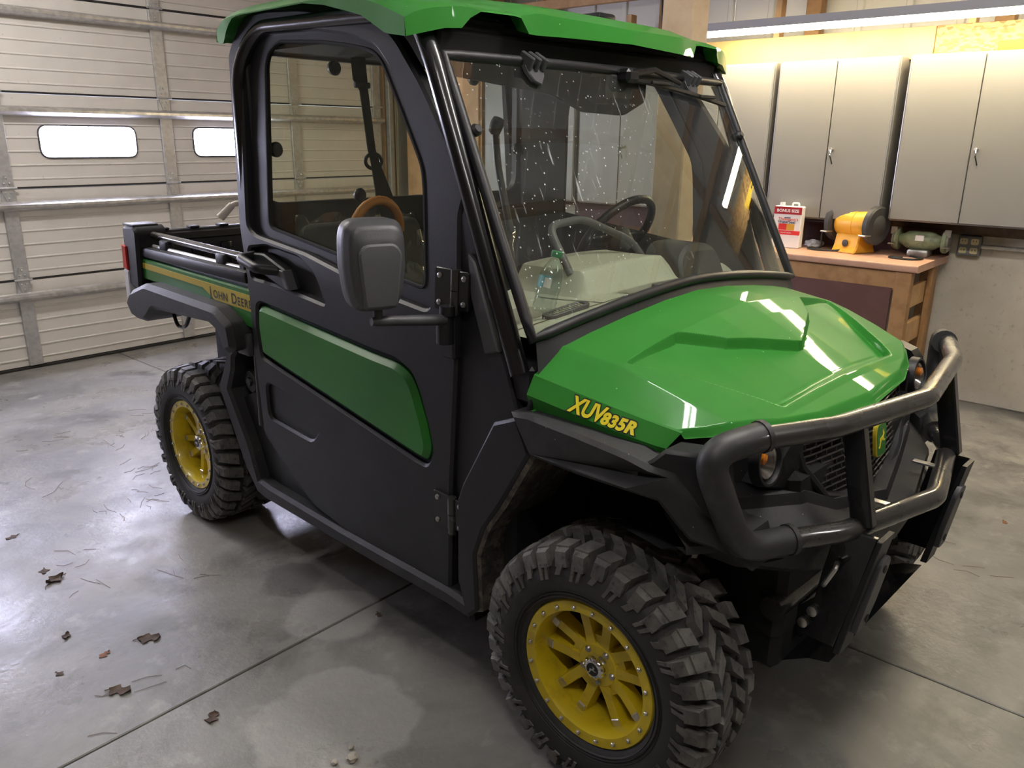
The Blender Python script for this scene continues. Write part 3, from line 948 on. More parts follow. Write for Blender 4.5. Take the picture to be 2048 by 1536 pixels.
# ---------------------------------------------------------------- wheels
def make_wheel(W, name_mat='wheel_yellow'):
    """local: axis along y, outer face towards -y at y=0 (rim flange plane); returns wheel (rim) with sub-parts"""
    AX = Matrix.Rotation(PI / 2, 4, 'X')          # local z of the lathe -> -y
    R0, RT = 0.306, 0.3375
    rim = MB()
    # flange ring, barrel (lathe height is towards -y)
    rim.lathe([(0.1600, -0.004), (0.1640, 0.0055), (0.1900, 0.0065), (0.1935, 0.002), (0.1935, -0.012), (0.186, -0.020), (0.170, -W * 0.80), (0.160, -W * 0.80), (0.153, -0.10), (0.1565, -0.03)], 56, AX, close=True)
    # hub
    rim.lathe([(0.020, -0.045), (0.054, -0.043), (0.062, -0.050), (0.064, -0.10), (0.020, -0.10)], 32, AX, close=True)
    for k in range(5):
        a = 2 * PI * k / 5 + 0.32
        for s in (-1, 1):
            p0 = Vector((0.045, s * 0.017)); p1 = Vector((0.088, s * 0.027)); p2 = Vector((0.158, s * 0.040))
            wds = (0.020, 0.0165, 0.0175)
            deps = ((-0.046, -0.085), (-0.046, -0.080), (-0.040, -0.080))
            vs = []
            for p, wd, dp in zip((p0, p1, p2), wds, deps):
                dirn = (p2 - p0).normalized(); nr = Vector((-dirn.y, dirn.x))
                for q, d, k_ in ((-1, dp[1], 1.0), (-1, dp[0], .75), (1, dp[0], .75), (1, dp[1], 1.0)):
                    pp_ = p + nr * q * wd * k_
                    x, z_ = pp_.x * math.cos(a) - pp_.y * math.sin(a), pp_.x * math.sin(a) + pp_.y * math.cos(a)
                    vs.append((x, -d, z_))
            fs = []
            for i in range(2):
                for q in range(4):
                    q2 = (q + 1) % 4
                    fs.append((i * 4 + q, i * 4 + q2, (i + 1) * 4 + q2, (i + 1) * 4 + q))
            fs += [(0, 1, 2, 3), (11, 10, 9, 8)]
            rim.add(vs, fs)
        # web between arm pair near the hub
        c0, s0 = math.cos(a), math.sin(a)
        rim.box((0.066 * c0, 0.066, 0.066 * s0), (0.03, 0.03, 0.046), rot=Matrix.Rotation(-a, 3, 'Y'))
    wheel = rim.build('wheel', name_mat, None, 40)
    # machined accents at the spoke ends
    for k in range(5):
        a = 2 * PI * k / 5 + 0.32
        for s in (-1, 1):
            px, pz = 0.145, s * 0.0375
            x, z_ = px * math.cos(a) - pz * math.sin(a), px * math.sin(a) + pz * math.cos(a)
            MB().box((x, 0.043, z_), (0.024, 0.010, 0.024), bev=0.002, rot=Matrix.Rotation(-a - s * 0.2, 3, 'Y')).build('spoke_accent', 'machined', wheel)
    MB().lathe([(0.02, -0.105), (0.150, -0.105), (0.150, -0.13), (0.02, -0.13)], 32, AX, close=True).build('brake_disc', 'black_matte', wheel)
    bolt = MB().lathe([(0.0055, 0.0), (0.0055, 0.005), (0.0035, 0.0075), (0, 0.008)], 10, AX)
    bme = bolt.mesh('bolt'); bme.materials.append(MATS['machined'])
    for k in range(20):
        a = 2 * PI * (k + 0.5) / 20
        o = link('bolt', bme, wheel); o.location = (0.176 * math.cos(a), -0.0055, 0.176 * math.sin(a))
    # lug recesses, hub cap and badge
    for k in range(5):
        a = 2 * PI * (k + 0.5) / 5 + 0.32
        MB().lathe([(0.009, -0.06), (0.009, -0.042), (0.006, -0.038), (0, -0.038)], 10, Matrix.Translation((0.046 * math.cos(a), 0, 0.046 * math.sin(a))) @ AX).build('lug_nut', 'steel_grey', wheel)
    cap = MB()
    pr = [(0.0, -0.022), (0.023, -0.022), (0.028, -0.026), (0.031, -0.035), (0.033, -0.05)]
    n = 40
    vs = []; fs = []
    for r, h in pr:
        for k in range(n):
            a = 2 * PI * k / n
            rr = r * (1 + (0.07 * math.cos(10 * a) if r > 0.025 else 0))
            vs.append((rr * math.cos(a), -h, rr * math.sin(a)))
    for i in range(len(pr) - 1):
        for k in range(n):
            fs.append((i * n + k, i * n + (k + 1) % n, (i + 1) * n + (k + 1) % n, (i + 1) * n + k))
    cap.add(vs, fs)
    cap.build('hub_cap', 'chrome', wheel)
    MB().lathe([(0.0, -0.0200), (0.017, -0.0205), (0.018, -0.0225)], 24, AX).build('badge', 'black_letter', wheel)
    MB().prism([[(x * 0.012, y * 0.012) for x, y in DEER]], 0.0190, 0.0205, lambda u, v, d: (u, d, v)).build('emblem', 'machined', wheel)
    # tyre carcass
    t = MB()
    hw = W / 2
    c = -hw + 0.012                      # lathe height of the tyre centre plane
    pf = [(0.187, c + hw - 0.022), (0.197, c + hw - 0.004), (0.235, c + hw + 0.012), (0.270, c + hw + 0.012), (0.296, c + hw - 0.004), (0.311, c + hw - 0.030), (0.315, c), (0.311, c - hw + 0.030),
          (0.296, c - hw + 0.004), (0.270, c - hw - 0.012), (0.235, c - hw - 0.012), (0.197, c - hw + 0.004), (0.187, c - hw + 0.022)]
    t.lathe(pf, 64, AX, close=True)
    for rr in (0.206, 0.214, 0.222):
        t.lathe([(rr - 0.0018, c + hw + 0.004), (rr, c + hw + 0.0085), (rr + 0.0018, c + hw + 0.004)], 64, AX, cap=False)
    t.build('tire', 'tire_rubber', wheel, 50)
    # tread: shoulder lugs wrapping the side wall + staggered centre blocks
    tb = MB()
    N = 34

    def P(r, w_, th):
        return (r * math.cos(th), -(c + w_), r * math.sin(th))

    def hexa(pts):
        tb.add(pts, [(0, 1, 2, 3), (7, 6, 5, 4), (0, 4, 5, 1), (1, 5, 6, 2), (2, 6, 7, 3), (3, 7, 4, 0)])
    for sd in (-1, 1):
        for k in range(N):
            th = 2 * PI * (k + (0.5 if sd > 0 else 0)) / N
            pitch = 2 * PI / N
            long_ = k % 2 == 0
            a0, a1 = th - 0.39 * pitch, th + 0.39 * pitch
            wi = (0.50 if long_ else 0.60) * hw
            wo = hw * (1.0 if long_ else 0.96) + 0.004
            sk = 0.22 * pitch * sd
            # crown part (tapered block)
            hexa([P(0.300, wi * sd, a0 - sk), P(0.300, wi * sd, a1 - sk), P(0.292, (wo - 0.004) * sd, a1), P(0.292, (wo - 0.004) * sd, a0),
                  P(RT, (wi + 0.006) * sd, a0 - sk + 0.012), P(RT, (wi + 0.006) * sd, a1 - sk - 0.012), P(RT - 0.007, (wo - 0.010) * sd, a1 - 0.010), P(RT - 0.007, (wo - 0.010) * sd, a0 + 0.010)])
            # shoulder face
            hexa([P(0.282, (wo - 0.012) * sd, a0), P(0.282, (wo - 0.012) * sd, a1), P(RT - 0.009, (wo - 0.014) * sd, a1 - 0.008), P(RT - 0.009, (wo - 0.014) * sd, a0 + 0.008),
                  P(0.284, (wo + 0.012) * sd, a0 + 0.012), P(0.284, (wo + 0.012) * sd, a1 - 0.012), P(RT - 0.018, (wo + 0.004) * sd, a1 - 0.022), P(RT - 0.018, (wo + 0.004) * sd, a0 + 0.022)])
            # side-wall bar(s)
            rb = 0.250 if long_ else 0.262
            for q0, q1 in (((0.10, 0.42), (0.58, 0.90)) if long_ else ((0.25, 0.75),)):
                b0, b1 = a0 + (a1 - a0) * q0, a0 + (a1 - a0) * q1
                tw = 0.25 * pitch
                hexa([P(rb, (hw + 0.008) * sd, b0 + tw), P(rb, (hw + 0.008) * sd, b1 + tw), P(0.290, (wo - 0.006) * sd, b1), P(0.290, (wo - 0.006) * sd, b0),
                      P(rb + 0.003, (hw + 0.015) * sd, b0 + tw + .006), P(rb + 0.003, (hw + 0.015) * sd, b1 + tw - .006), P(0.292, (wo + 0.012) * sd, b1 - .008), P(0.292, (wo + 0.012) * sd, b0 + .008)])
    for k in range(N):
        th = 2 * PI * k / N
        pitch = 2 * PI / N
        for w0, w1, ph, sk in ((-0.46, -0.04, 0.25, 0.35), (0.04, 0.46, 0.75, -0.35)):
            a0, a1 = th + (ph - 0.33) * pitch, th + (ph + 0.33) * pitch
            s0 = sk * pitch
            hexa([P(0.308, w0 * hw, a0 - s0), P(0.308, w0 * hw, a1 - s0), P(0.308, w1 * hw, a1 + s0), P(0.308, w1 * hw, a0 + s0),
                  P(RT, w0 * hw + .004, a0 - s0 + .010), P(RT, w0 * hw + .004, a1 - s0 - .010), P(RT, w1 * hw - .004, a1 + s0 - .010), P(RT, w1 * hw - .004, a0 + s0 + .010)])
    tb.build('tread', 'tread_rubber', wheel, 30)
    return wheel


wf0 = make_wheel(0.235)
wr0 = make_wheel(0.285)
AXZ = 0.338
for src, x, s, st in ((wf0, 0, -1, 0.039), (wf0, 0, 1, 0.039), (wr0, -WB, -1, 0), (wr0, -WB, 1, 0)):
    o = src if s == -1 else copy_tree(src)
    o.parent = VEH
    o.location = (x, s * 0.74, AXZ)
    o.rotation_euler = (0, -0.08 if x == 0 else 0.55, (0 if s == -1 else PI) + st)
    o['label'] = 'yellow spoked wheel with knobbly black mud tyre'

# ---------------------------------------------------------------- chassis, floor, wheel wells
ch = MB()
ch.box((-1.07, 0, 0.40), (2.75, 0.74, 0.20), bev=0.02)
ch.box((-1.05, 0, 0.305), (1.16, 1.22, 0.06), bev=0.01)
ch.box((0.0, 0, 0.62), (0.62, 0.76, 0.46), bev=0.02)
ch.box((-2.10, 0, 0.66), (0.95, 0.78, 0.40), bev=0.02)
ch.build('chassis', 'black_matte', VEH)
MB().box((-0.36, 0, 0.66), (0.05, 1.30, 0.70), bev=0.01).build('firewall', 'black_matte', VEH)
MB().box((-1.60, 0, 0.62), (0.05, 1.24, 0.62), bev=0.01).build('cab_rear_panel', 'black_matte', VEH)
for s in (-1, 1):
    for x in (0.0, -WB):
        MB().tube([(x, s * 0.30, 0.34), (x, s * 0.66, 0.34)], 0.028, 10).build('axle_shaft', 'black_matte', VEH)
        MB().tube([(x + 0.10, s * 0.34, 0.78), (x + 0.03, s * 0.52, 0.36)], 0.03, 10).build('shock', 'steel_grey', VEH)
        MB().box((x + 0.02, s * 0.46, 0.29), (0.10, 0.30, 0.035), bev=0.006).build('control_arm', 'black_matte', VEH)

# ---------------------------------------------------------------- hood
ZCEN = [(-.26, 1.166), (-.06, 1.150), (0, 1.124), (.1, 1.075), (.2, 1.028), (.26, 0.990), (.34, 0.955)]
ZSID = [(-.26, 1.046), (0.01, 1.005), (.107, .987), (.21, .963), (.34, .945)]
YSID = [(-.26, .692), (0.01, .662), (.107, .64), (.21, .602), (.34, .55)]
FDROP = [(0, 0), (.25, .07), (.5, .22), (.72, .40), (.87, .56), (1, 1)]


def hood_z(x, y):
    t = abs(y) / interp(x, YSID)
    zc, zs = interp(x, ZCEN), interp(x, ZSID)
    z_ = zc - (zc - zs) * interp(min(t, 1), FDROP)
    ay = abs(y)
    # recess either side of / in front of the raised tongue
    ton = interp(x, [(-.066, .352), (.021, .236), (.115, .0)])
    out_ = interp(x, [(-.066, .57), (.215, .365), (.26, .33)])
    rec = sstep(-.066, -.058, x) * sstep(ton - .003, ton + .010, ay if x < .113 else ay + .03) * (1 - sstep(out_ - .02, out_, ay)) * (1 - sstep(.205, .245, x))
    dep = 0.027 * (1 - sstep(.35, .56, ay) * 0.6)
    return z_ - rec * dep


def hood_front(y):
    ay = abs(y)
    return interp(ay, [(0, .332), (.30, .312), (.45, .275), (.58, .218), (.62, .19), (.66, .145), (.70, .0)])


def hood_rear(y):
    return -.235 + .012 * (1 - (y / .69) ** 2)


hd = MB()


def hood_pt(u, v):
    # v across, u from rear to front
    t = v * 2 - 1
    yr = 0.692 * t
    xr = hood_rear(yr)
    # follow the side crease inwards as we go forward
    xf0 = hood_front(t * 0.655)
    x = xr + (xf0 - xr) * u
    y_ = t * interp(x, YSID)
    z_ = hood_z(x, y_)
    # rolled front lip
    z_ -= 0.016 * sstep(0.955, 1.0, u)
    return (x, y_, z_)


hd.grid(hood_pt, 280, 260)
hood = hd.build('hood', 'green_paint', VEH, 24)
for s in (-1, 1):
    # green side panel below the crease
    rows = []
    sp = MB()
    XS = [-.236, -.10, 0.01, .107, .145]
    for i, x in enumerate(XS):
        ys_ = interp(x, YSID); zs_ = interp(x, ZSID)
        zl = interp(x, [(-.236, .940), (.145, .892)])
        zm = interp(x, [(-.236, .995), (.145, .940)])
        xb = x if i < 4 else .100
        xm = x if i < 4 else .125
        rows.append([(x, s * ys_, zs_), (x, s * (ys_ + .005), zs_ - 0.003), (xm, s * (ys_ + .030), zm), (xb, s * (ys_ + .012), zl), (xb, s * (ys_ - .02), zl)])
    vs = [p for r in rows for p in r]
    sp.add(vs, [(i * 5 + k, (i + 1) * 5 + k, (i + 1) * 5 + k + 1, i * 5 + k + 1) for i in range(4) for k in range(4)])
    sp.build('side_panel', 'green_paint', hood, 20)
    # latch strap at the rear lower corner
    MB().box((-.232, s * .706, .965), (.016, .018, .075), bev=0.004, rot=Matrix.Rotation(0.25, 3, 'Y')).build('latch', 'black_plastic', hood)
    MB().box((-.222, s * .712, .935), (.010, .014, .05), bev=0.003, rot=Matrix.Rotation(0.25, 3, 'Y')).build('latch_tab', 'green_paint', hood)


def hoodside_map(x0, z0, slope):
    def f(x, yv, d):
        X = x0 + x
        Z = z0 + yv + slope * x
        ys_ = interp(X, YSID); zs_ = interp(X, ZSID); zm = interp(X, [(-.236, .995), (.145, .940)])
        t = (zs_ - 0.003 - Z) / max(1e-4, (zs_ - 0.003 - zm))
        yy = ys_ + .005 + .025 * max(0, min(1, t)) - .018 * max(0, t - 1) + .0014 + d
        return (X, -yy, Z)
    return f


for bold, mt, ex in ((0.0040, 'black_letter', 0.0004), (0.0017, 'yellow_letter', 0.0012)):
    text_mesh('XUV', 0.047, hoodside_map(-.116, .982, -.13), ex, 0.22, bold, 1.0, 0.92).build('lettering', mt, hood, 0)
    text_mesh('835R', 0.034, hoodside_map(-.031, .971, -.13), ex, 0.22, bold, 1.06, 1.12).build('lettering', mt, hood, 0)

# ---------------------------------------------------------------- front fenders, quarter panels, fascia
for s in (-1, 1):
    topl = [(-.265, .95), (-.205, .958), (-.055, .951), (.085, .941), (.134, .920), (.173, .907), (.201, .863), (.226, .819), (.262, .785), (.30, .772)]
    botl = [(.321, .690), (.28, .717), (.248, .737), (.208, .751), (.18, .79), (.147, .84), (.09, .855), (-.05, .85), (-.2, .853)]
    wrap = lambda u, v, d, s=s: (u, s * (.752 - max(0, u - .10) * .70 + d), v)
    MB().prism([topl + botl], 0.0, -0.12, wrap, 0.010).build('front_fender', 'black_dusty', VEH)
    MB().prism([[(.105, .915), (.130, .935), (.150, .958), (.215, .952), (.240, .93), (.250, .86), (.262, .785), (.225, .80), (.195, .86), (.165, .90)]], -.012, -.08, wrap, .008).build('headlight_housing', 'black_plastic', VEH)
    MB().prism([[(-.25, .930), (-.06, .922), (.10, .905), (.10, .88), (-.06, .89), (-.25, .89)]], 0, -.10, flat(s, .722)).build('fender_top', 'black_plastic', VEH)
    MB().box((-.08, s * .52, .895), (.46, .36, .02), bev=.005).build('wheel_well', 'black_matte', VEH)
    qp = [(-.255, .935), (-.21, .850), (-.308, .683), (-.373, .587), (-.405, .50), (-.395, .33), (-.44, .285), (-.478, .40), (-.475, .642), (-.455, .693), (-.337, .900)]
    MB().prism([qp], 0, -.03, flat(s, .736), 0.008).build('quarter_panel', 'black_plastic', VEH)
    MB().prism([[(-.25, .865), (-.195, .845), (-.292, .680), (-.357, .585), (-.390, .50), (-.380, .33), (-.44, .300), (-.465, .40), (-.46, .60), (-.40, .70), (-.33, .80)]], 0, -.22, flat(s, .726)).build('mud_guard', 'black_muddy', VEH)
    kp = [(-.470, 1.455), (-.447, 1.345), (-.357, 1.091), (-.285, .905), (-.33, .86), (-.45, .66), (-.53, .60), (-.53, .90), (-.505, 1.20), (-.50, 1.40)]
    MB().prism([kp], 0, -.03, flat(s, .690), 0.006).build('kick_panel', 'black_plastic', VEH)
    MB().prism([[(-.46, 1.31), (-.435, 1.29), (-.35, 1.075), (-.40, 1.06), (-.45, 1.20)]], 0, -.02, flat(s, .704), 0.004).build('pillar_trim', 'grey_plastic', VEH)

# fascia: lofted across the front
FY = [k_ * .02 - .66 for k_ in range(67)]


def fascia_prof(ay):
    xF = interp(ay, [(0, .452), (.36, .375), (.50, .298), (.60, .240), (.66, .195)])
    zb = interp(ay, [(0, .57), (.30, .575), (.50, .632), (.60, .690), (.66, .70)])
    zl = interp(ay, [(0, .718), (.22, .748), (.34, .800), (.66, .815)])
    bk_ = .055 * (1 - sstep(.33, .37, ay))
    return [(xF - .11 - bk_, .945), (xF - .13 - bk_, .90), (xF - .12 - bk_, zl + .015), (xF - .065, zl), (xF - .058, zl - .028), (xF, min(.728, zl - .03)), (xF + .004, min(.710, zl - .05)), (xF - .025, max(zb + .02, .0)), (xF - .06, zb), (xF - .22, zb + .02)]


rows = [[(x, y_, z_) for x, z_ in fascia_prof(abs(y_))] for y_ in FY]
fa = MB()
npf = len(rows[0])
fa.add([p for r in rows for p in r], [(i * npf + k, (i + 1) * npf + k, (i + 1) * npf + k + 1, i * npf + k + 1) for i in range(len(FY) - 1) for k in range(npf - 1)])
fascia = fa.build('fascia', 'black_dusty', VEH, 28)
for s in (-1, 1):
    # slotted lower pocket, headlight bezel
    MB().prism([rounded([(.30, .66), (.53, .66), (.53, .70), (.30, .70)], 0.012)], 0.0, 0.03, lambda u, v, d, s=s: (interp(u, [(.36, .372), (.50, .294), (.60, .236)]) - .008 + d * .3, s * u, v)).build('lower_slot', 'black_matte', fascia)
    MB().prism([[(.335, .955), (.362, .955), (.45, .825), (.37, .80), (.335, .86)]], 0, -.06, lambda u, v, d, s=s: (interp(u, [(.33, .300), (.47, .255)]) + d, s * u, v), 0.006).build('headlight_fin', 'black_plastic', fascia)
    hl = MB().lathe([(0.0, 0.012), (.02, 0.010), (.042, 0.0), (.046, -.01), (.046, -.05)], 28, Matrix.Translation((.282, s * .480, .905)) @ Matrix.Rotation(PI / 2 - .15, 4, 'Y'), cap=False)
    h = hl.build('headlight', 'lens_clear', VEH)
    MB().lathe([(0.0, -0.03), (.022, -0.022), (.040, 0.0), (.043, -.02)], 28, Matrix.Translation((.278, s * .480, .905)) @ Matrix.Rotation(PI / 2 - .15, 4, 'Y'), cap=False).build('reflector', 'lamp_reflector', h)
    MB().lathe([(0.0, 0.010), (.012, 0.006), (.014, -0.01)], 14, Matrix.Translation((.276, s * .500, .915)) @ Matrix.Rotation(PI / 2, 4, 'Y')).build('turn_bulb', 'amber_lens', h)
    MB().lathe([(.046, -.012), (.050, .004), (.056, .004), (.060, -.02)], 28, Matrix.Translation((.282, s * .480, .905)) @ Matrix.Rotation(PI / 2 - .15, 4, 'Y'), cap=False).build('bezel', 'black_plastic', h)

# grille
GL = [(-.345, .925), (.345, .925), (.325, .86), (.235, .765), (.10, .725), (-.10, .725), (-.235, .765), (-.325, .86)]


def gmap(off=0.0):
    return lambda u, v, d: (interp(abs(u), [(0, .345), (.30, .305), (.40, .275)]) + off + d - (v - .80) * .12, u, v)


gr = MB().prism([grow(GL, .022), GL], 0.015, -.03, gmap(), 0.006).build('grille', 'black_plastic', VEH)
MB().prism([GL], -.022, -.03, gmap()).build('backing', 'black_matte', gr, 0)
bar = MB()
for i in range(12):
    z_ = .735 + i * .0165
    hw_ = interp(z_, [(.725, .10), (.765, .235), (.86, .325), (.925, .345)])
    n = 16
    pts = [gmap(-.006)(-hw_ + 2 * hw_ * k / n, z_, 0) for k in range(n + 1)]
    bar.tube(pts, 0.0028, 5)
bar.build('mesh_bars', 'black_tube', gr)
bar = MB()
for i in range(11):
    z0 = .735 + i * .0165
    hw_ = interp(z0, [(.725, .10), (.765, .235), (.86, .325), (.925, .345)])
    k = -.33 + (.0225 if i % 2 else 0)
    while k < .33:
        if abs(k) < hw_ - .004:
            bar.tube([gmap(-.006)(k, z0, 0), gmap(-.006)(k, z0 + .0165, 0)], 0.0024, 5)
        k += .045
bar.build('mesh_links', 'black_tube', gr)
BX = rounded([(-.030, -.045), (.030, -.045), (.036, .015), (.030, .045), (-.030, .045), (-.036, .015)], 0.012)
bmap = lambda u, v, d: (.352 + d - v * .12, u, .850 + v)
bd = MB().prism([BX], 0.004, -.006, bmap, 0.002).build('badge', 'yellow_decal', gr)
MB().prism([inset(BX if area(BX) > 0 else BX[::-1], .004)], .0048, .0, bmap).build('badge_field', 'green_panel', gr, 0)
MB().prism([[(x * .022, y * .026) for x, y in DEER]], .0056, .0, bmap).build('emblem', 'yellow_letter', gr, 0)

# ---------------------------------------------------------------- front brush guard
TOPP = [(.258, -.722, .985), (.312, -.60, 1.0), (.388, -.405, .995), (.448, 0, .985), (.388, .405, .995), (.312, .60, 1.0), (.258, .722, .985)]
BOTP = [(.298, -.612, .742), (.347, -.50, .742), (.425, -.36, .742), (.505, 0, .735), (.425, .36, .742), (.347, .50, .742), (.298, .612, .742)]
loop = TOPP + BOTP[::-1]
bg_ = MB()
bg_.tube(rounded(loop, [.06, .03, .03, .03, .03, .03, .06, .06, .03, .03, .03, .03, .03, .06], 6), 0.025, 14, closed=True)
guard = bg_.build('brush_guard', 'black_tube', VEH, 60)
for s in (-1, 1):
    TA = [(.308, s * .585, 1.0), (.258, s * .722, .985), (.298, s * .612, .742), (.352, s * .488, .742)]
    MB().tube(bend(TA, .07, 8), 0.0325, 16).build('corner_sleeve', 'rubber_sleeve', guard, 60)
    for a, b in ((TA[0], TA[1]), (TA[3], TA[2])):
        a = Vector(a); d = (Vector(b) - a).normalized()
        MB().tube([a - d * .006, a + d * .006], 0.0355, 16).build('clamp_ring', 'rubber_sleeve', guard)
    R_ = Matrix.Rotation(-.22, 3, 'Y')
    MB().box((.420, s * .315, .868), (.050, .032, .250), bev=.004, rot=R_).build('upright', 'black_paint', guard)
    # lower mount: channel running down to the skid plate with a bolt plate
    MB().prism([[(.40, .74), (.49, .74), (.465, .60), (.43, .43), (.34, .43), (.333, .50), (.37, .54), (.38, .62)]], 0.0, -.012, lambda u, v, d, s=s: (u, s * (.345 + d), v), .002).build('mount_plate', 'black_paint', guard)
    MB().prism([[(.49, .735), (.502, .735), (.445, .415), (.428, .415), (.462, .60)]], 0.0, -.075, lambda u, v, d, s=s: (u, s * (.345 + d), v), .002).build('mount_flange', 'black_plastic', guard)
    MB().prism([rounded([(-.035, -.105), (.02, -.105), (.04, -.03), (.04, .08), (.015, .105), (-.025, .09)], .015)], 0, -.014, lambda u, v, d, s=s: (.486 + d + v * .16, s * (.290 - u), .575 + v), .002).build('face_plate', 'grey_plastic', guard)
    for q in (-.07, .07):
        MB().lathe([(.010, 0), (.010, .002), (0, .002)], 12, Matrix.Translation((.487 + q * .16, s * .285, .575 + q)) @ Matrix.Rotation(PI / 2, 4, 'Y')).build('plate_hole', 'black_matte', guard)
    for bx_, bz in ((.372, .506), (.353, .467)):
        MB().lathe([(.013, 0), (.013, .010), (.008, .013), (0, .013)], 12, Matrix.Translation((bx_, s * .346, bz)) @ Matrix.Rotation(-s * PI / 2, 4, 'X')).build('mount_bolt', 'steel_grey', guard)
    MB().box((.43, s * .17, .752), (.075, .020, .006), bev=.001).build('light_tab', 'machined', guard)
    MB().tube(bend([(.415, s * .356, .655), (.425, s * .385, .66), (.40, s * .385, .60), (.395, s * .356, .60)], .02), .006, 8).build('tow_loop', 'steel_grey', guard)
MB().tube([(.292, -.40, .497), (.292, .40, .497)], .031, 18).build('cross_tube', 'black_tube', VEH)
MB().grid(lambda u, v: (.02 + u * .40, -.33 + v * .66, .275 + .10 * sstep(.45, 1, u)), 8, 4).box((.30, 0, .42), (.05, .56, .10), bev=.006).build('skid_plate', 'black_paint', VEH)

# ---------------------------------------------------------------- windscreen
def ws_pt(y_, z_):
    return Vector((-.247 - .515 * (z_ - 1.11) + .05 * (1 - (y_ / .68) ** 2), y_, z_))


def ws_zb(y_):
    return 1.122 + .068 * (1 - min(1, abs(y_ / .68)) ** 1.64)


def ws_uv(u, v, inset_=0.0):
    t = v * 2 - 1
    hw0, hw1 = .682 - inset_, .662 - inset_
    hw_ = hw0 + (hw1 - hw0) * u
    y_ = t * hw_
    zb_ = ws_zb(y_) + inset_
    zt_ = 1.782 - inset_
    return ws_pt(y_, zb_ + (zt_ - zb_) * u)


# cowl between hood and windscreen
cw_ = MB()


def cowl_pt(u, v):
    y_ = (v * 2 - 1) * .690
    a_ = Vector((hood_rear(y_) + .012, y_, hood_z(hood_rear(y_), y_) - .014))
    b_ = ws_pt(y_ * .98, ws_zb(y_ * .98) - .010)
    return a_ + (b_ - a_) * u


cw_.grid(cowl_pt, 4, 40)
cw_.box((-.30, 0, 1.00), (.09, 1.36, .10), bev=.01)
cw_.build('cowl', 'black_plastic', VEH)

pane = MB()
nu, nv = 14, 28
g1 = [ws_uv(i / nu, j / nv) for i in range(nu + 1) for j in range(nv + 1)]
pane.add(g1, [(i * (nv + 1) + j, i * (nv + 1) + j + 1, (i + 1) * (nv + 1) + j + 1, (i + 1) * (nv + 1) + j) for i in range(nu) for j in range(nv)])
windshield = pane.build('windshield', 'windshield_glass', VEH, 60)
per = [ws_uv(0, j / nv) for j in range(nv + 1)] + [ws_uv(i / nu, 1) for i in range(1, nu)] + [ws_uv(1, 1 - j / nv) for j in range(nv + 1)] + [ws_uv(1 - i / nu, 0) for i in range(1, nu)]
MB().tube(per, 0.0145, 8, closed=True).build('gasket', 'black_plastic', windshield, 60)
for s in (-1, 1):
    c = ws_pt(s * .385, 1.772)
    ck = MB()
    for q in (-.026, 0, .026):
        ck.box(c + Vector((.012, q, .010)), (.05, .012, .035), bev=.003, rot=Matrix.Rotation(.5, 3, 'Y'))
    ck.prism([[(-.034, .0), (.034, .0), (.030, -.025), (.006, -.050), (-.018, -.042), (-.032, -.02)]], .016, 0, lambda u, v, d, c=c: (c.x + d - v * .515, c.y + u, c.z + v), .003)
    ck.build('glass_clamp', 'grey_plastic', windshield)
    c = ws_pt(s * .648, 1.60)
    MB().lathe([(.014, 0), (.016, .012), (.010, .02), (0, .02)], 14, Matrix.Translation(c) @ Matrix.Rotation(PI / 2 - .5, 4, 'Y')).build('stay_knob', 'black_plastic', windshield)
nrm = Vector((.88, 0, .47))
wpA, wpB = ws_pt(.0, 1.757), ws_pt(.27, 1.745)
wb_ = MB()
wb_.box(wpA + nrm * .02, (.05, .06, .04), bev=.01)
wb_.tube([wpA + nrm * .035, ws_pt(.12, 1.772) + nrm * .04, wpB + nrm * .03], [.012, .010, .007], 8)
wiper = wb_.build('wiper', 'black_paint', windshield)
bl = [ws_pt(.02 + .57 * k / 12, 1.752 - .055 * (k / 12) ** 1.3) + nrm * .014 for k in range(13)]
wbl = MB().tube(bl, .008, 6)
for k in (3, 9):
    wbl.box(bl[k] + nrm * .010, (.012, .10, .010), bev=.002)
wbl.build('wiper_blade', 'black_plastic', windshield)
MB().box(ws_pt(.0, 1.757) - nrm * .05, (.09, .13, .09), bev=.015).build('wiper_motor', 'black_matte', VEH)

# ---------------------------------------------------------------- cab frame
for s in (-1, 1):
    MB().tube(bend([(-.285, s * .692, 1.03), (-.610, s * .682, 1.79), (-.70, s * .66, 1.89), (-1.50, s * .645, 1.915), (-1.61, s * .665, 1.80), (-1.61, s * .675, .55)], .08, 6), .026, 12).build('cab_tube', 'black_paint', VEH, 60)
MB().box((-.640, 0, 1.815), (.05, 1.31, .075), bev=.008, rot=Matrix.Rotation(.25, 3, 'Y')).build('windshield_header', 'black_matte', VEH)
MB().box((-1.11, 0, 1.862), (.98, 1.26, .03), bev=.01).build('headliner', 'black_matte', VEH)
rw = rounded([(-.625, 1.36), (.625, 1.36), (.625, 1.84), (-.625, 1.84)], .07, 6)
rear_map = lambda u, v, d: (-1.565 + d, u, v)
rf = MB().prism([[(-.66, .90), (.66, .90), (.66, 1.92), (-.66, 1.92)], rw], 0, -.035, rear_map, .006).build('rear_window_frame', 'black_plastic', VEH)
MB().prism([grow(rw, .01)], -.012, -.016, rear_map).build('window_pane', 'side_glass', rf, 0)
for yy, zz in ((-.337, 1.815), (-.252, 1.375), (.337, 1.815), (-.59, 1.54), (.60, 1.54)):
    MB().lathe([(.010, 0), (.010, .02), (.024, .02), (.026, .034), (.020, .042), (0, .042)], 16, Matrix.Translation((-1.57, yy, zz)) @ Matrix.Rotation(PI / 2, 4, 'Y')).build('latch_knob', 'black_plastic', rf)

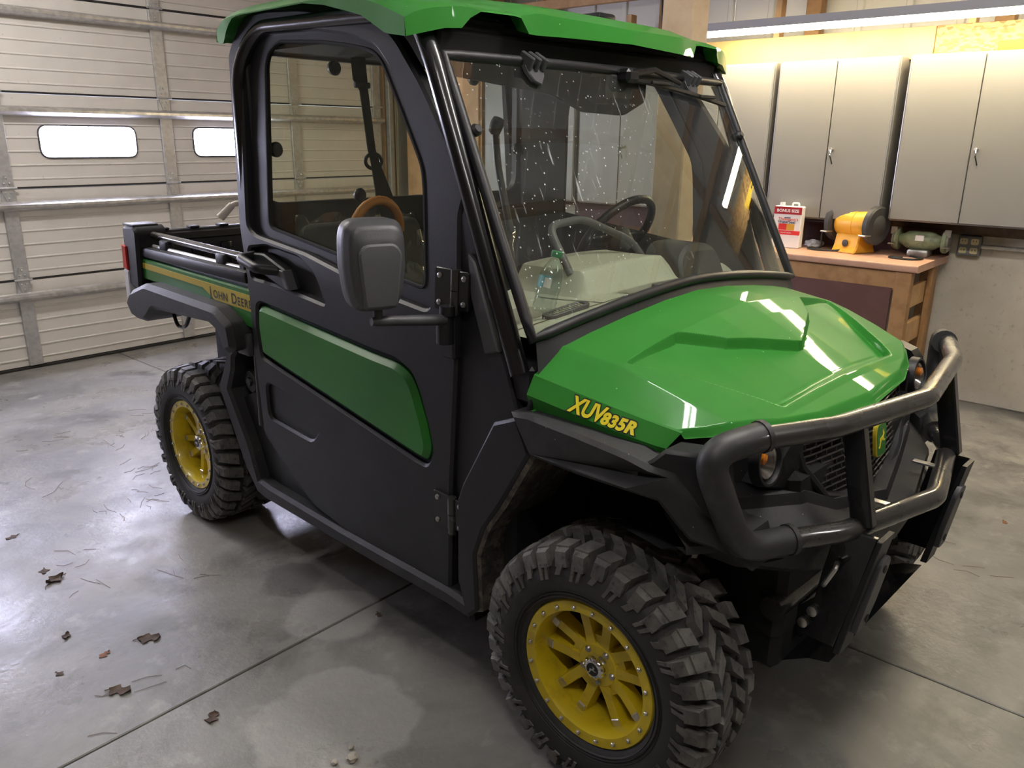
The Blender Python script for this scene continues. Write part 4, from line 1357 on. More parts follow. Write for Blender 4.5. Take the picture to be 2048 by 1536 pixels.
# ---------------------------------------------------------------- roof
ZR = [(-1.74, 1.962), (-1.66, 1.985), (-1.50, 1.993), (-1.10, 1.990), (-.83, 1.972), (-.63, 1.938), (-.52, 1.897), (-.48, 1.88)]
SIDEY = [(-1.74, .665), (-1.60, .700), (-1.0, .715), (-.75, .735), (-.62, .752), (-.5, .752)]
LOWZ = [(-1.74, 1.890), (-1.70, 1.875), (-1.655, 1.873), (-1.583, 1.925), (-1.525, 1.960), (-1.40, 1.966), (-1.22, 1.954), (-1.02, 1.928), (-.83, 1.885), (-.72, 1.833), (-.62, 1.818)]


def roof_front(ay):
    return interp(ay, [(0, -.505), (.30, -.527), (.405, -.550), (.425, -.556), (.57, -.560), (.59, -.575), (.66, -.590), (.752, -.625)])


def roof_front_low(ay):
    return interp(ay, [(0, 1.852), (.398, 1.846), (.425, 1.888), (.572, 1.892), (.605, 1.846), (.66, 1.842), (.752, 1.818)])


def roof_top(x, y_):
    sy = interp(x, SIDEY)
    t = abs(y_) / sy
    z_ = interp(x, ZR)
    z_ -= .014 * t * t
    z_ -= .014 * sstep(-1.0, -.6, x) * sstep(.36, .43, abs(y_))          # raised centre towards the visor
    z_ -= .030 * max(0, (t - .90) / .10) ** 2
    z_ -= .018 * sstep(-.78, -.60, x) * sstep(.60, .72, abs(y_))
    return z_


rf_ = MB()
NU, NV = 44, 64


def roof_pt(u, v):
    t = v * 2 - 1
    # denser sampling is not needed: y follows the side outline
    xf_ = roof_front(abs(t) * .752)
    x = -1.735 + (xf_ + 1.735) * u
    y_ = t * interp(x, SIDEY)
    return (x, y_, roof_top(x, y_))


rf_.grid(roof_pt, NU, NV)
top = lambda i, j: roof_pt(i / NU, j / NV)
# skirts: front, sides, rear
fr_row = [top(NU, j) for j in range(NV + 1)]
low_row = [(p[0] + .004, p[1], min(p[2] - .004, roof_front_low(abs(p[1])))) for p in fr_row]
rf_.add(fr_row + low_row, [(j, j + 1, NV + 2 + j, NV + 1 + j) for j in range(NV)])
in_row = [(p[0] - .05, p[1] * .985, p[2] + .012) for p in low_row]
rf_.add(low_row + in_row, [(j, j + 1, NV + 2 + j, NV + 1 + j) for j in range(NV)])
for j in (0, NV):
    a = [top(i, j) for i in range(NU + 1)]
    b = [(p[0], p[1], min(p[2] - .004, interp(p[0], LOWZ))) for p in a]
    c = [(p[0], p[1] * .94, p[2] + .01) for p in b]
    rf_.add(a + b + c, [(i, i + 1, NU + 2 + i, NU + 1 + i) for i in range(NU)] + [(NU + 1 + i, NU + 2 + i, 2 * NU + 3 + i, 2 * NU + 2 + i) for i in range(NU)])
a = [top(0, j) for j in range(NV + 1)]
b = [(p[0] - .006, p[1], 1.885) for p in a]
rf_.add(a + b, [(j, j + 1, NV + 2 + j, NV + 1 + j) for j in range(NV)])
roof = rf_.build('roof', 'green_paint', VEH, 24)
for s in (-1, 1):
    MB().box((-.650, s * .498, 1.852), (.06, .17, .06), bev=.006).build('light_recess', 'black_matte', roof)
MB().lathe([(.012, 0), (.014, .010), (.009, .018), (.009, .06), (0, .06)], 12, Matrix.Translation((-.78, -.51, 1.915))).build('antenna_stub', 'black_plastic', roof)
MB().box((-.95, .37, 1.995), (.13, .10, .03), bev=.012, seg=2).build('roof_vent', 'black_plastic', roof)


# ---------------------------------------------------------------- doors
def lower_side(s):
    # lower body side and rocker trim
    MB().prism([[(-1.76, .62), (-1.60, .70), (-1.60, .95), (-.40, .95), (-.40, .30), (-1.60, .285), (-1.66, .34)]], -.016, -.04, flat(s, .690)).build('body_side', 'black_plastic', VEH, 0)
    RK = [(-1.70, .83), (-1.78, .815), (-1.815, .745), (-1.875, .65), (-1.715, .362), (-1.634, .274), (-1.579, .264), (-.889, .267), (-.548, .275), (-.43, .268), (-.44, .320), (-.54, .330), (-1.08, .323), (-1.54, .328), (-1.615, .335), (-1.67, .468), (-1.79, .655), (-1.745, .74), (-1.735, .79)]
    MB().prism([RK], .0, -.10, flat(s, .722), .012).build('rocker_trim', 'black_dusty', VEH, 30)


D_OUT = [(-1.667, 1.842), (-1.633, 1.884), (-1.555, 1.952), (-1.417, 1.956), (-1.224, 1.943), (-1.025, 1.915), (-.875, 1.886), (-.805, 1.86), (-.76, 1.826), (-.658, 1.717), (-.547, 1.573), (-.478, 1.460), (-.500, 1.405),
         (-.492, 1.161), (-.529, .661), (-.539, .318), (-.565, .290), (-.835, .298), (-1.052, .314), (-1.261, .344), (-1.568, .528), (-1.59, .817), (-1.595, 1.099), (-1.633, 1.286)]
D_REC = [(-1.585, 1.800), (-1.570, 1.840), (-1.509, 1.885), (-1.389, 1.895), (-1.157, 1.878), (-.978, 1.852), (-.858, 1.820), (-.800, 1.768), (-.727, 1.655), (-.641, 1.515), (-.627, 1.44), (-.607, 1.150), (-.63, 1.142), (-.787, 1.158), (-1.012, 1.195), (-1.222, 1.233), (-1.53, 1.262), (-1.575, 1.29)]
D_GLS = [(-1.470, 1.800), (-1.450, 1.838), (-1.39, 1.866), (-1.158, 1.850), (-1.026, 1.834), (-.903, 1.812), (-.858, 1.785), (-.774, 1.661), (-.678, 1.512), (-.668, 1.453), (-.652, 1.190), (-1.472, 1.290)]
D_GRN = [(-1.530, 1.012), (-1.505, 1.019), (-.882, .970), (-.76, .964), (-.698, .939), (-.671, .894), (-.634, .80), (-.619, .739), (-.638, .698), (-.671, .700), (-1.526, .841), (-1.540, .946)]
D_PKT = [(-1.575, 1.215), (-1.456, 1.231), (-1.255, 1.214), (-1.17, 1.176), (-1.108, 1.082), (-1.386, 1.108), (-1.56, 1.112)]
D_LOW = [(-1.521, .738), (-1.30, .722), (-1.18, .66), (-1.236, .592), (-1.516, .609)]
for s in (-1, 1):
    lp = [rounded(D_OUT, .02, 2), rounded(D_REC, .02, 2), rounded(grow(D_GRN, .012), .02, 3), rounded(D_PKT, .02, 3), rounded(D_LOW, .03, 3)]
    door = MB().prism(lp, 0.008, -.03, side(s), .008).build('door', 'black_plastic', VEH, 30)
    door['label'] = 'black cab door with green inlay panel'
    # recessed window surround
    MB().prism([rounded(grow(D_REC, .006), .02, 2), rounded(D_GLS, .03, 3)], -.018, -.034, side(s), .005).build('window_surround', 'black_plastic', door, 30)
    MB().prism([rounded(grow(D_GLS, .008), .03, 3)], -.026, -.030, side(s)).build('window_pane', 'side_glass', door, 0)
    gl_ = rounded(D_GLS, .03, 3)
    MB().tube([side(s)(u, v, -.020) for u, v in gl_], .006, 6, closed=True).build('window_seal', 'black_matte', door)
    MB().prism([rounded(grow(D_GRN, .02), .02, 3)], -.012, -.024, side(s)).build('panel_backing', 'black_matte', door, 0)
    MB().prism([rounded(D_GRN, [.008, .008, .02, .02, .03, .03, .02, .02, .02, .02, .02, .02], 3)], .014, -.012, side(s), .016).build('door_panel', 'green_panel', door, 25)
    MB().prism([grow(D_PKT, .01)], -.026, -.034, side(s)).build('handle_pocket', 'black_plastic', door, 0)
    MB().prism([grow(D_LOW, .012)], -.006, -.020, side(s)).build('recess_panel', 'black_plastic', door, 0)
    # handle: base plate, grip, lever
    hb = MB().prism([rounded([(-1.545, 1.20), (-1.47, 1.205), (-1.33, 1.165), (-1.30, 1.10), (-1.34, 1.10), (-1.52, 1.145)], .012, 3)], .012, -.03, side(s), .005)
    hdl = hb.build('door_handle', 'black_plastic', door)
    hg = MB().tube(bend([side(s)(-1.545, 1.19, 0), side(s)(-1.545, 1.185, .055), side(s)(-1.42, 1.165, .060), side(s)(-1.385, 1.155, .0)], .02, 5), .017, 10)
    hg.build('handle_grip', 'black_plastic', door, 60)
    MB().prism([[(-1.350, 1.165), (-1.325, 1.165), (-1.293, 1.105), (-1.318, 1.105)]], .024, -.01, side(s), .003).build('handle_lever', 'grey_plastic_light', door)
    # hinges
    for hz, hh in ((1.21, .110), (.575, .105)):
        hn = MB()
        xh = -.503 if hz > 1 else -.522
        hn.prism([rounded([(xh - .075, hz - hh / 2), (xh - .005, hz - hh / 2), (xh - .005, hz + hh / 2), (xh - .075, hz + hh / 2)], .008)], .016, .004, side(s), .002)
        hn.prism([rounded([(xh + .01, hz - hh / 2 + .008), (xh + .055, hz - hh / 2 + .008), (xh + .055, hz + hh / 2 - .002), (xh + .01, hz + hh / 2 - .002)], .008)], .016, .0, side(s), .002)
        hgo = hn.build('hinge', 'black_paint', door)
        MB().tube([side(s)(xh + .004, hz - hh / 2 - .012, .014), side(s)(xh + .004, hz - hh / 2 - .004, .014), side(s)(xh + .004, hz, .014)], [.007, .013, .013], 12).tube([side(s)(xh + .004, hz + .002, .014), side(s)(xh + .004, hz + hh / 2, .014)], .013, 12).build('hinge_barrel', 'black_tube', door, 60)
        for dx, dz in ((-.055, -.035), (-.055, .035), (.038, -.03), (.038, .035)):
            q = side(s)(xh + dx, hz + dz, .016)
            MB().lathe([(.008, 0), (.007, .004), (0, .006)], 10, Matrix.Translation(q) @ Matrix.Rotation(-s * PI / 2, 4, 'X')).build('screw', 'steel_grey', door)
    MB().prism([[(-1.655, 1.84), (-1.62, 1.88), (-1.55, 1.945), (-1.535, 1.93), (-1.60, 1.87), (-1.635, 1.83), (-1.60, 1.29), (-1.575, 1.10), (-1.57, .83), (-1.55, .54), (-1.58, .53), (-1.60, .817), (-1.605, 1.099), (-1.64, 1.286)]], -.012, -.05, side(s)).build('door_seal', 'black_matte', door)

    # mirror with folding arm (right side only)
    if s > 0:
        lower_side(s)
        continue
    mr = MB()

    def mirror_shape(u, v, s=s):
        # superellipse shell: u around, v front to back
        a = 2 * PI * u
        ca, sa = math.cos(a), math.sin(a)
        ex = 0.42
        hw_, hh_ = (.076, .108)
        px = math.copysign(abs(ca) ** ex, ca) * hw_
        pz = math.copysign(abs(sa) ** ex, sa) * hh_
        if pz < 0:
            px *= 1 - .16 * (pz / -hh_)
        prof_ = [(0.0, .058), (.55, .054), (.86, .040), (1.0, .010), (1.0, -.030), (.95, -.036), (.0, -.034)]
        k = v * (len(prof_) - 1); i = min(int(k), len(prof_) - 2); f = k - i
        sc = prof_[i][0] + (prof_[i + 1][0] - prof_[i][0]) * f
        dx = prof_[i][1] + (prof_[i + 1][1] - prof_[i][1]) * f
        return (px * sc, pz * sc, dx)
    MROT = Matrix.Rotation(s * .30, 3, 'Z')
    mc = Vector((-.530, s * .942, 1.298))

    def mpt(u, v):
        y0, z0, x0 = mirror_shape(u, v)
        return mc + MROT @ Vector((x0, y0, z0))
    mr.grid(mpt, 48, 24)
    mir = mr.build('mirror', 'grey_plastic', VEH, 50)
    PL = rounded([(-.054, .034), (-.036, .056), (.036, .056), (.054, .034), (.040, -.098), (-.040, -.098)], .012, 3)
    MB().prism([PL], .062, .03, lambda u, v, d, s=s: mc + MROT @ Vector((d - .010 * (abs(v) / .1) ** 2, u, v)), .006).build('cover', 'grey_plastic_light', mir, 40)
    MB().tube([(-.528, s * .935, 1.200), (-.527, s * .935, 1.165)], .012, 10).tube(bend([(-.527, s * .955, 1.163), (-.520, s * .90, 1.158), (-.503, s * .745, 1.140)], .02), [.010] + [.013] * 7 + [.015], 10).build('arm', 'grey_plastic', mir, 60)
    MB().tube([(-.503, s * .735, 1.175), (-.503, s * .735, 1.150)], .021, 14).tube([(-.512, s * .735, 1.148), (-.512, s * .735, 1.075)], .024, 14).build('arm_pivot', 'black_plastic', mir)
    MB().box((-.515, s * .712, 1.09), (.05, .03, .12), bev=.006).build('bracket', 'black_plastic', mir)

    lower_side(s)

# fuel cap and reflector behind the right door
MB().lathe([(.040, 0), (.046, .012), (.040, .020), (.018, .022), (.016, .030), (0, .030)], 20, Matrix.Translation((-1.69, -.66, .70)) @ Matrix.Rotation(PI / 2, 4, 'X')).build('fuel_cap', 'black_plastic', VEH)
MB().box((-1.665, -.69, .855), (.09, .05, .085), bev=.012, seg=2).build('side_intake', 'grey_plastic', VEH)
MB().box((-1.70, -.60, .70), (.20, .02, .45), bev=.004).build('fuel_tank_cover', 'black_matte', VEH)

# ---------------------------------------------------------------- cargo box
cb_ = MB()
cb_.box((-2.12, 0, .885), (.98, 1.26, .03), bev=.004)
cb_.box((-1.66, 0, 1.05), (.04, 1.30, .30), bev=.006)
cargo = cb_.build('cargo_box', 'black_plastic', VEH)
for k in range(9):
    MB().box((-2.12, -.52 + k * .13, .905), (.94, .05, .014), bev=.004).build('floor_rib', 'black_plastic', cargo)
for s in (-1, 1):
    MB().prism([[(-2.57, .95), (-1.64, .90), (-1.64, 1.10), (-2.57, 1.11)]], -.030, -.060, flat(s, .70)).build('inner_side', 'black_plastic', cargo, 0)
    GS = [(-2.556, 1.075), (-1.56, 1.062), (-1.56, .915), (-1.66, .925), (-1.79, .975), (-2.562, .985)]
    gp = MB().prism([GS], .0, -.03, flat(s, .700), .006).build('side_panel', 'green_panel', cargo)
    ST = [(-2.546, 1.058), (-1.57, 1.042), (-1.57, .983), (-1.872, .989), (-1.962, 1.024), (-2.550, 1.034)]
    MB().prism([ST], .0016, .0, flat(s, .700)).build('stripe', 'yellow_decal', cargo, 0)
    if s < 0:
        tm = lambda x, yv, d: (-1.905 + x, -.7018 - d, .998 + yv - .012 * x)
        text_mesh('J', .056, tm, .0006, 0, .0007, 1.0, 1.0).build('lettering', 'black_letter', cargo, 0)
        text_mesh('OHN', .043, lambda x, yv, d: tm(x + .027, yv, d), .0006, 0, .0007, 1.12, 1.08).build('lettering', 'black_letter', cargo, 0)
        text_mesh('D', .056, lambda x, yv, d: tm(x + .168, yv, d), .0006, 0, .0007, 1.0, 1.0).build('lettering', 'black_letter', cargo, 0)
        text_mesh('EERE', .043, lambda x, yv, d: tm(x + .213, yv, d), .0006, 0, .0007, 1.12, 1.08).build('lettering', 'black_letter', cargo, 0)
    # rails
    MB().box((-2.09, s * .672, 1.102), (.94, .060, .044), bev=.010, seg=2).build('top_rail', 'black_plastic', cargo)
    MB().tube([(-2.57, s * .645, 1.172), (-1.66, s * .645, 1.158)], .016, 12).build('rail_tube', 'black_tube', cargo)
    MB().tube([(-2.48, s * .66, 1.126), (-1.70, s * .66, 1.122)], .009, 8).build('inner_rail', 'galvanised_bright', cargo)
    for x in (-2.36, -1.86):
        MB().box((x, s * .655, 1.140), (.07, .04, .045), bev=.010, seg=2).build('rail_clamp', 'black_plastic', cargo)
    MB().box((-1.68, s * .655, 1.125), (.05, .05, .10), bev=.010).build('rail_bracket', 'black_plastic', cargo)
    # rear corner post with lamp
    cpz = MB().prism([rounded([(-2.655, .95), (-2.53, .93), (-2.50, 1.19), (-2.53, 1.212), (-2.645, 1.205)], .018, 3)], .0, -.13, flat(s, .722), .012)
    post = cpz.build('corner_post', 'black_plastic', cargo)
    MB().box((-2.585, s * .664, 1.213), (.11, .11, .008), bev=.003).build('post_cap', 'grey_plastic_light', cargo)
    MB().prism([[(-2.664, 1.02), (-2.618, 1.015), (-2.612, 1.12), (-2.652, 1.125)]], .008, -.09, flat(s, .722), .004).build('tail_lamp', 'red_lens', cargo)
    MB().prism([[(-2.672, .885), (-2.63, .880), (-2.618, 1.012), (-2.664, 1.017)]], .006, -.09, flat(s, .722), .004).build('reverse_lamp', 'white_lens', cargo)
    # rear fender
    RF = [(-2.585, .885), (-2.535, .940), (-2.366, .994), (-1.752, .985), (-1.645, .938), (-1.628, .845), (-1.705, .82), (-1.740, .890), (-1.823, .918), (-2.30, .893), (-2.355, .850), (-2.40, .825), (-2.53, .822)]
    MB().prism([rounded(RF, .02, 3)], 0, -.16, flat(s, .772), .020).build('rear_fender', 'black_dusty', VEH, 40)
MB().tube(bend([(-2.36, -.66, .86), (-2.33, -.66, .80), (-2.25, -.66, .81), (-2.20, -.66, .87)], .03), .008, 8).build('tie_loop', 'black_tube', VEH)
tgm = MB().box((-2.615, 0, 1.045), (.05, 1.28, .27), bev=.012, seg=2)
tg = tgm.build('tailgate', 'black_plastic', VEH)
for k in range(9):
    MB().box((-2.588, -.56 + k * .14, 1.06), (.018, .055, .10), bev=.008, seg=2).build('rib', 'black_paint', tg)
    MB().box((-2.61, -.56 + k * .14, 1.184), (.05, .045, .010), bev=.004).build('rim_pad', 'black_plastic', tg)
MB().box((-2.588, 0, 1.150), (.016, 1.24, .035), bev=.004).build('top_lip', 'black_dusty', tg)

# ---------------------------------------------------------------- cab interior
def dash_z(x, y_):
    zb_ = 1.110 + .060 * (1 - min(1, abs(y_ / .68)) ** 1.64)
    r = zb_ - .02 * sstep(-.30, -.62, x)
    r += .075 * (1 - sstep(-.52, -.44, x)) * (sstep(-.30, -.24, y_) - sstep(.16, .22, y_))
    r += .045 * (1 - sstep(-.50, -.42, x)) * (sstep(.30, .36, y_) - sstep(.60, .66, y_))
    r -= .012 * sstep(-.40, -.44, x) * (sstep(-.64, -.60, y_) - sstep(-.36, -.32, y_))
    return r


db = MB()
db.grid(lambda u, v: (-.285 - .46 * u + .055 * (1 - (v * 2 - 1) ** 2), (v * 2 - 1) * .655, dash_z(-.285 - .46 * u, (v * 2 - 1) * .655)), 40, 90)
db.grid(lambda u, v: (-.745 + .055 * (1 - (v * 2 - 1) ** 2) + .03 * u, (v * 2 - 1) * .655, dash_z(-.745, (v * 2 - 1) * .655) * (1 - u) + .80 * u), 4, 90)
dash = db.build('dashboard', 'dash_plastic', VEH, 30)
for yy, xx, ln, rz in ((-.44, -.385, .15, -.10), (-.03, -.352, .15, -.02), (.45, -.375, .14, .08), (.585, -.375, .09, .16)):
    zz = dash_z(xx, yy) + .007
    ol = rounded([(-ln / 2, -.022), (ln / 2, -.022), (ln / 2, .022), (-ln / 2, .022)], .02, 4)
    il = rounded([(-ln / 2 + .012, -.012), (ln / 2 - .012, -.012), (ln / 2 - .012, .012), (-ln / 2 + .012, .012)], .01, 4)
    tl = -.07 * 2 * yy / .68 ** 2
    vm = lambda u, v, d, xx=xx + .055 * (1 - (yy / .655) ** 2), yy=yy, zz=zz, rz=rz, tl=tl: (xx + v * math.cos(rz) + u * math.sin(rz) * -1, yy + u * math.cos(rz), zz + d + u * tl)
    vt = MB().prism([ol, il], .006, -.012, vm, .002).build('vent', 'grey_plastic_light', dash)
    MB().prism([il], .001, -.008, vm).build('vent_dark', 'black_matte', dash, 0)
    sl = MB()
    k = -ln / 2 + .018
    while k < ln / 2 - .014:
        sl.add([vm(k, -.012, .003), vm(k + .004, -.012, .003), vm(k + .004, .012, .003), vm(k, .012, .003), vm(k, -.012, -.003), vm(k + .004, -.012, -.003), vm(k + .004, .012, -.003), vm(k, .012, -.003)],
               [(0, 1, 2, 3), (7, 6, 5, 4), (0, 4, 5, 1), (1, 5, 6, 2), (2, 6, 7, 3), (3, 7, 4, 0)])
        k += .011
    sl.build('vent_slats', 'dash_plastic', dash, 0)
for yy, xx in ((-.60, -.29), (-.24, -.33), (-.22, -.46), (.0, -.47), (.12, -.47), (.25, -.36)):
    MB().lathe([(.009, 0), (.007, .004), (0, .005)], 12, Matrix.Translation((xx + .03, yy, dash_z(xx, yy) + .001))).build('screw', 'dash_dark', dash)
MB().prism([rounded([(.16, 1.10), (.44, 1.10), (.42, 1.225), (.36, 1.255), (.24, 1.255), (.18, 1.22)], .03, 3)], -.36, -.50, lambda u, v, d: (d + (v - 1.1) * -.35, u, v), .01).build('instrument_hood', 'dash_dark', dash)
MB().tube(bend([(-.50, -.25, 1.20), (-.60, -.245, 1.335), (-.62, -.06, 1.345), (-.58, .16, 1.26), (-.54, .20, 1.18)], .05), .012, 10).build('grab_bar', 'grey_plastic_light', dash, 60)
MB().box((-.64, 0.45, .98), (.10, 1.2 * .4, .24), bev=.02).build('lower_dash', 'dash_dark', dash)


def dash_patch(name, mt, x0, x1, y0, y1, lift=.0015):
    def f(u, v):
        y_ = y0 + (y1 - y0) * v
        xp = x0 + (x1 - x0) * u
        return (xp + .055 * (1 - (y_ / .655) ** 2), y_, dash_z(xp, y_) + lift)
    MB().grid(f, 10, 14).build(name, mt, dash, 60)


dash_patch('dash_shadow_patch', 'dash_mid', -.430, -.375, -.19, .06)  # shadow and reflection on the dash painted as a darker patch
dash_patch('dash_tray', 'dash_mid', -.60, -.46, -.59, -.38)
dash_patch('dash_seam', 'dash_dark', -.372, -.368, -.62, .62)
dash_patch('dash_seam', 'dash_dark', -.62, -.37, -.318, -.313)
dash_patch('dash_seam', 'dash_dark', -.62, -.37, .232, .236)
# steering wheel
stw = empty('steering_wheel', (-.83, .40, 1.235), 0, VEH)
stw.rotation_euler = (0, -.95, 0)
MB().tube([(.175 * math.cos(2 * PI * k / 40), .175 * math.sin(2 * PI * k / 40), 0) for k in range(40)], .016, 10, closed=True).build('rim', 'black_plastic', stw, 60)
for a in (PI / 2, -PI / 2, PI):
    MB().box((.085 * math.cos(a), .085 * math.sin(a), -.008), (.17, .035, .012), bev=.004, rot=Matrix.Rotation(a, 3, 'Z')).build('spoke', 'black_plastic', stw)
MB().lathe([(.0, .012), (.045, .010), (.055, -.02), (.03, -.09), (.0, -.09)], 20).build('hub', 'dash_dark', stw)
# seats under clear shipping film
for yy in (-.33, .33):
    st = MB().box((-1.10, yy, .72), (.46, .50, .14), bev=.04, seg=3).build('seat', 'seat_cloth', VEH, 60)
    MB().box((-1.385, yy, 1.03), (.11, .50, .54), bev=.045, seg=3, rot=Matrix.Rotation(-.18, 3, 'Y')).build('backrest', 'seat_cloth', st, 60)
    rnd = random.Random(int(yy * 100))
    fm = MB()
    wr_ = [[rnd.uniform(-.012, .012) for _ in range(19)] for _ in range(13)]

    def film(u, v, yy=yy, wr_=wr_):
        i, j = round(u * 12), round(v * 18)
        y_ = yy - .27 + .54 * v
        z_ = .86 + .45 * u
        x = -1.27 - .16 * u + .02 + wr_[i][j] * 1.6
        if u > .9:
            x -= .05
        return (x, y_ + wr_[i][j], z_ + (wr_[i][j] * 1.8 if u > .8 else 0))
    fm.grid(film, 12, 18)
    fm.build('plastic_film', 'film_plastic', st, 70)
MB().box((-1.02, 0, .50), (.70, 1.20, .30), bev=.02).build('seat_base', 'black_matte', VEH)
arch = [(-1.36 + .02 * math.sin(PI * k / 12), -.315 - .105 * math.cos(PI * k / 12), 1.255 + .115 * math.sin(PI * k / 12)) for k in range(13)]
MB().tube(arch, .017, 8).build('orange_strap', 'strap_orange', VEH, 60)
# seat belts hanging from the rear of the cab
for s in (-1,):
    y0 = s * .285
    bp_ = MB()
    pts = [(-1.47, y0, 1.87), (-1.46, y0, 1.775), (-1.455, y0 + .01, 1.74), (-1.45, y0 + .03, 1.54), (-1.44, y0 + .038, 1.49), (-1.41, y0 + .055, 1.36), (-1.36, y0 + .10, 1.10)]
    wds = [.030, .030, .018, .017, .020, .040, .034]
    vs = []
    for p, wd in zip(pts, wds):
        vs += [(p[0], p[1] - wd, p[2]), (p[0], p[1] + wd, p[2]), (p[0] - .004, p[1] + wd, p[2]), (p[0] - .004, p[1] - wd, p[2])]
    bp_.add(vs, [(i * 4 + k, i * 4 + (k + 1) % 4, (i + 1) * 4 + (k + 1) % 4, (i + 1) * 4 + k) for i in range(len(pts) - 1) for k in range(4)])
    bl_ = bp_.build('seat_belt', 'belt_web', VEH, 0)
    MB().tube([(-1.45, y0 + .035 + .036 * math.cos(2 * PI * k / 20), 1.50 + .026 * math.sin(2 * PI * k / 20)) for k in range(20)], .007, 8, closed=True).build('ring', 'black_plastic', bl_)
    MB().box((-1.458, y0 + .005, 1.758), (.018, .064, .020), bev=.004).build('guide', 'black_plastic', bl_)
gh = MB().tube(bend([(-.80, -.20, 1.30), (-.86, -.20, 1.50), (-.872, -.198, 1.60)], .05), .012, 10).build('shift_lever', 'black_plastic', VEH, 60)
MB().lathe([(.0, .036), (.018, .032), (.022, .018), (.020, -.012), (.010, -.02)], 18, Matrix.Translation((-.873, -.198, 1.615)) @ Matrix.Rotation(.5, 4, 'Y')).build('knob', 'black_plastic', gh)
MB().prism([rounded([(-1.52, .95), (-1.27, .95), (-1.265, 1.70), (-1.22, 1.84), (-1.52, 1.84)], .03)], 0, -.02, flat(1, .625), .005).build('pillar_lining', 'black_matte', VEH)
# interior mirror / visor
MB().prism([rounded([(-.62, 1.752), (-.12, 1.715), (.03, 1.668), (.24, 1.662), (.36, 1.71), (.36, 1.80), (-.62, 1.80)], .02)], -.70, -.715, lambda u, v, d: (d, u, v)).build('sun_visor', 'black_matte', VEH)

# ---------------------------------------------------------------- water bottle on the dash
VM = Matrix.Translation(VEH.location) @ Matrix.Rotation(VEH.rotation_euler.z, 4, 'Z')
bp0 = Vector((-.385, -.50, dash_z(-.41, -.50) + .018))
wbt = empty('water_bottle', VM @ bp0)
wbt.rotation_euler = (Matrix.Rotation(VEH.rotation_euler.z, 3, 'Z') @ Matrix.Rotation(.10, 3, 'Y') @ Matrix.Rotation(-.22, 3, 'X')).to_euler()
pr_ = [(0, .0), (.026, .0), (.031, .006), (.0315, .018), (.029, .024), (.0315, .030), (.029, .037), (.0315, .044), (.030, .052), (.0315, .060), (.032, .095), (.030, .104), (.024, .120), (.015, .136), (.0125, .142), (.0125, .150)]
MB().lathe(pr_, 28).build('body', 'clear_plastic', wbt, 60)
MB().lathe([(.0150, .147), (.0155, .148), (.0155, .162), (.013, .164), (.0, .164)], 24).build('cap', 'bottle_green', wbt)
lab = MB()
lab.grid(lambda u, v: (.0326 * math.cos(2.2 + v * 2.6), .0326 * math.sin(2.2 + v * 2.6), .062 + .032 * u), 2, 16)
lab.build('label_sleeve', 'bottle_label', wbt)
lab = MB()
lab.grid(lambda u, v: (.0330 * math.cos(4.9 + v * .6), .0330 * math.sin(4.9 + v * .6), .066 + .026 * u), 2, 6)
lab.build('barcode_patch', 'paper_white', wbt)
tag(wbt, 'clear crumpled plastic bottle with green cap tilted on the dashboard', 'bottle')

# sprayer wand standing in the cargo box
def vp(x, y_, z_):
    return VM @ Vector((x, y_, z_))


sw = empty('spray_wand', vp(-1.86, -.53, .913))
inv = Matrix.Translation(sw.location).inverted()
L2 = lambda *p: inv @ vp(*p)
MB().tube(bend([L2(-1.86, -.53, .913), L2(-1.86, -.53, 1.30), L2(-1.885, -.56, 1.345), L2(-1.905, -.595, 1.325)], .03), .010, 10).build('pipe', 'white_plastic', sw, 60)
MB().tube([L2(-1.897, -.583, 1.333), L2(-1.925, -.622, 1.285)], [.013, .016], 12).build('nozzle', 'white_plastic', sw)
tag(sw, 'off-white bent plastic nozzle poking up out of the cargo box', 'nozzle')

# ================================================================== litter on the floor
def leaf(loc, size, seed, mt, label, rz=0.0, curl=1.0):
    rnd = random.Random(seed)
    n = 9
    b = MB()
    ctr = [(-1 + 2 * k / n) for k in range(n + 1)]
    vs = []
    for k, t in enumerate(ctr):
        wd = (1 - t * t) ** .6 * (.55 + .25 * math.sin(5 * k + seed)) + .02
        for q in (-1, -.5, 0, .5, 1):
            h = .012 + curl * (.10 * q * q + .10 * abs(t) ** 2) + rnd.uniform(-.02, .04) * curl
            vs.append((t * size, q * wd * size * (1 + rnd.uniform(-.25, .25)), max(.004, h * size)))
    top_ = list(vs)
    nv_ = 5
    fs = [(i * nv_ + j, i * nv_ + j + 1, (i + 1) * nv_ + j + 1, (i + 1) * nv_ + j) for i in range(n) for j in range(nv_ - 1)]
    m0 = len(vs)
    vs += [(x, y_, max(.0012, z_ - .0016)) for x, y_, z_ in top_]
    fs += [tuple(m0 + i for i in f[::-1]) for f in fs]
    b.add(vs, fs)
    b.tube([(size * .95, 0, .006), (size * 1.35, size * .12, .004)], .0014, 5)
    o = b.build('leaf', mt, None, 60)
    o.location = (loc[0], loc[1], 0.0003)
    o.rotation_euler = (0, 0, rz)
    zmin = min(v.co.z for v in o.data.vertices)
    o.location.z -= zmin
    tag(o, label, 'leaf', 'dead leaves on the floor')


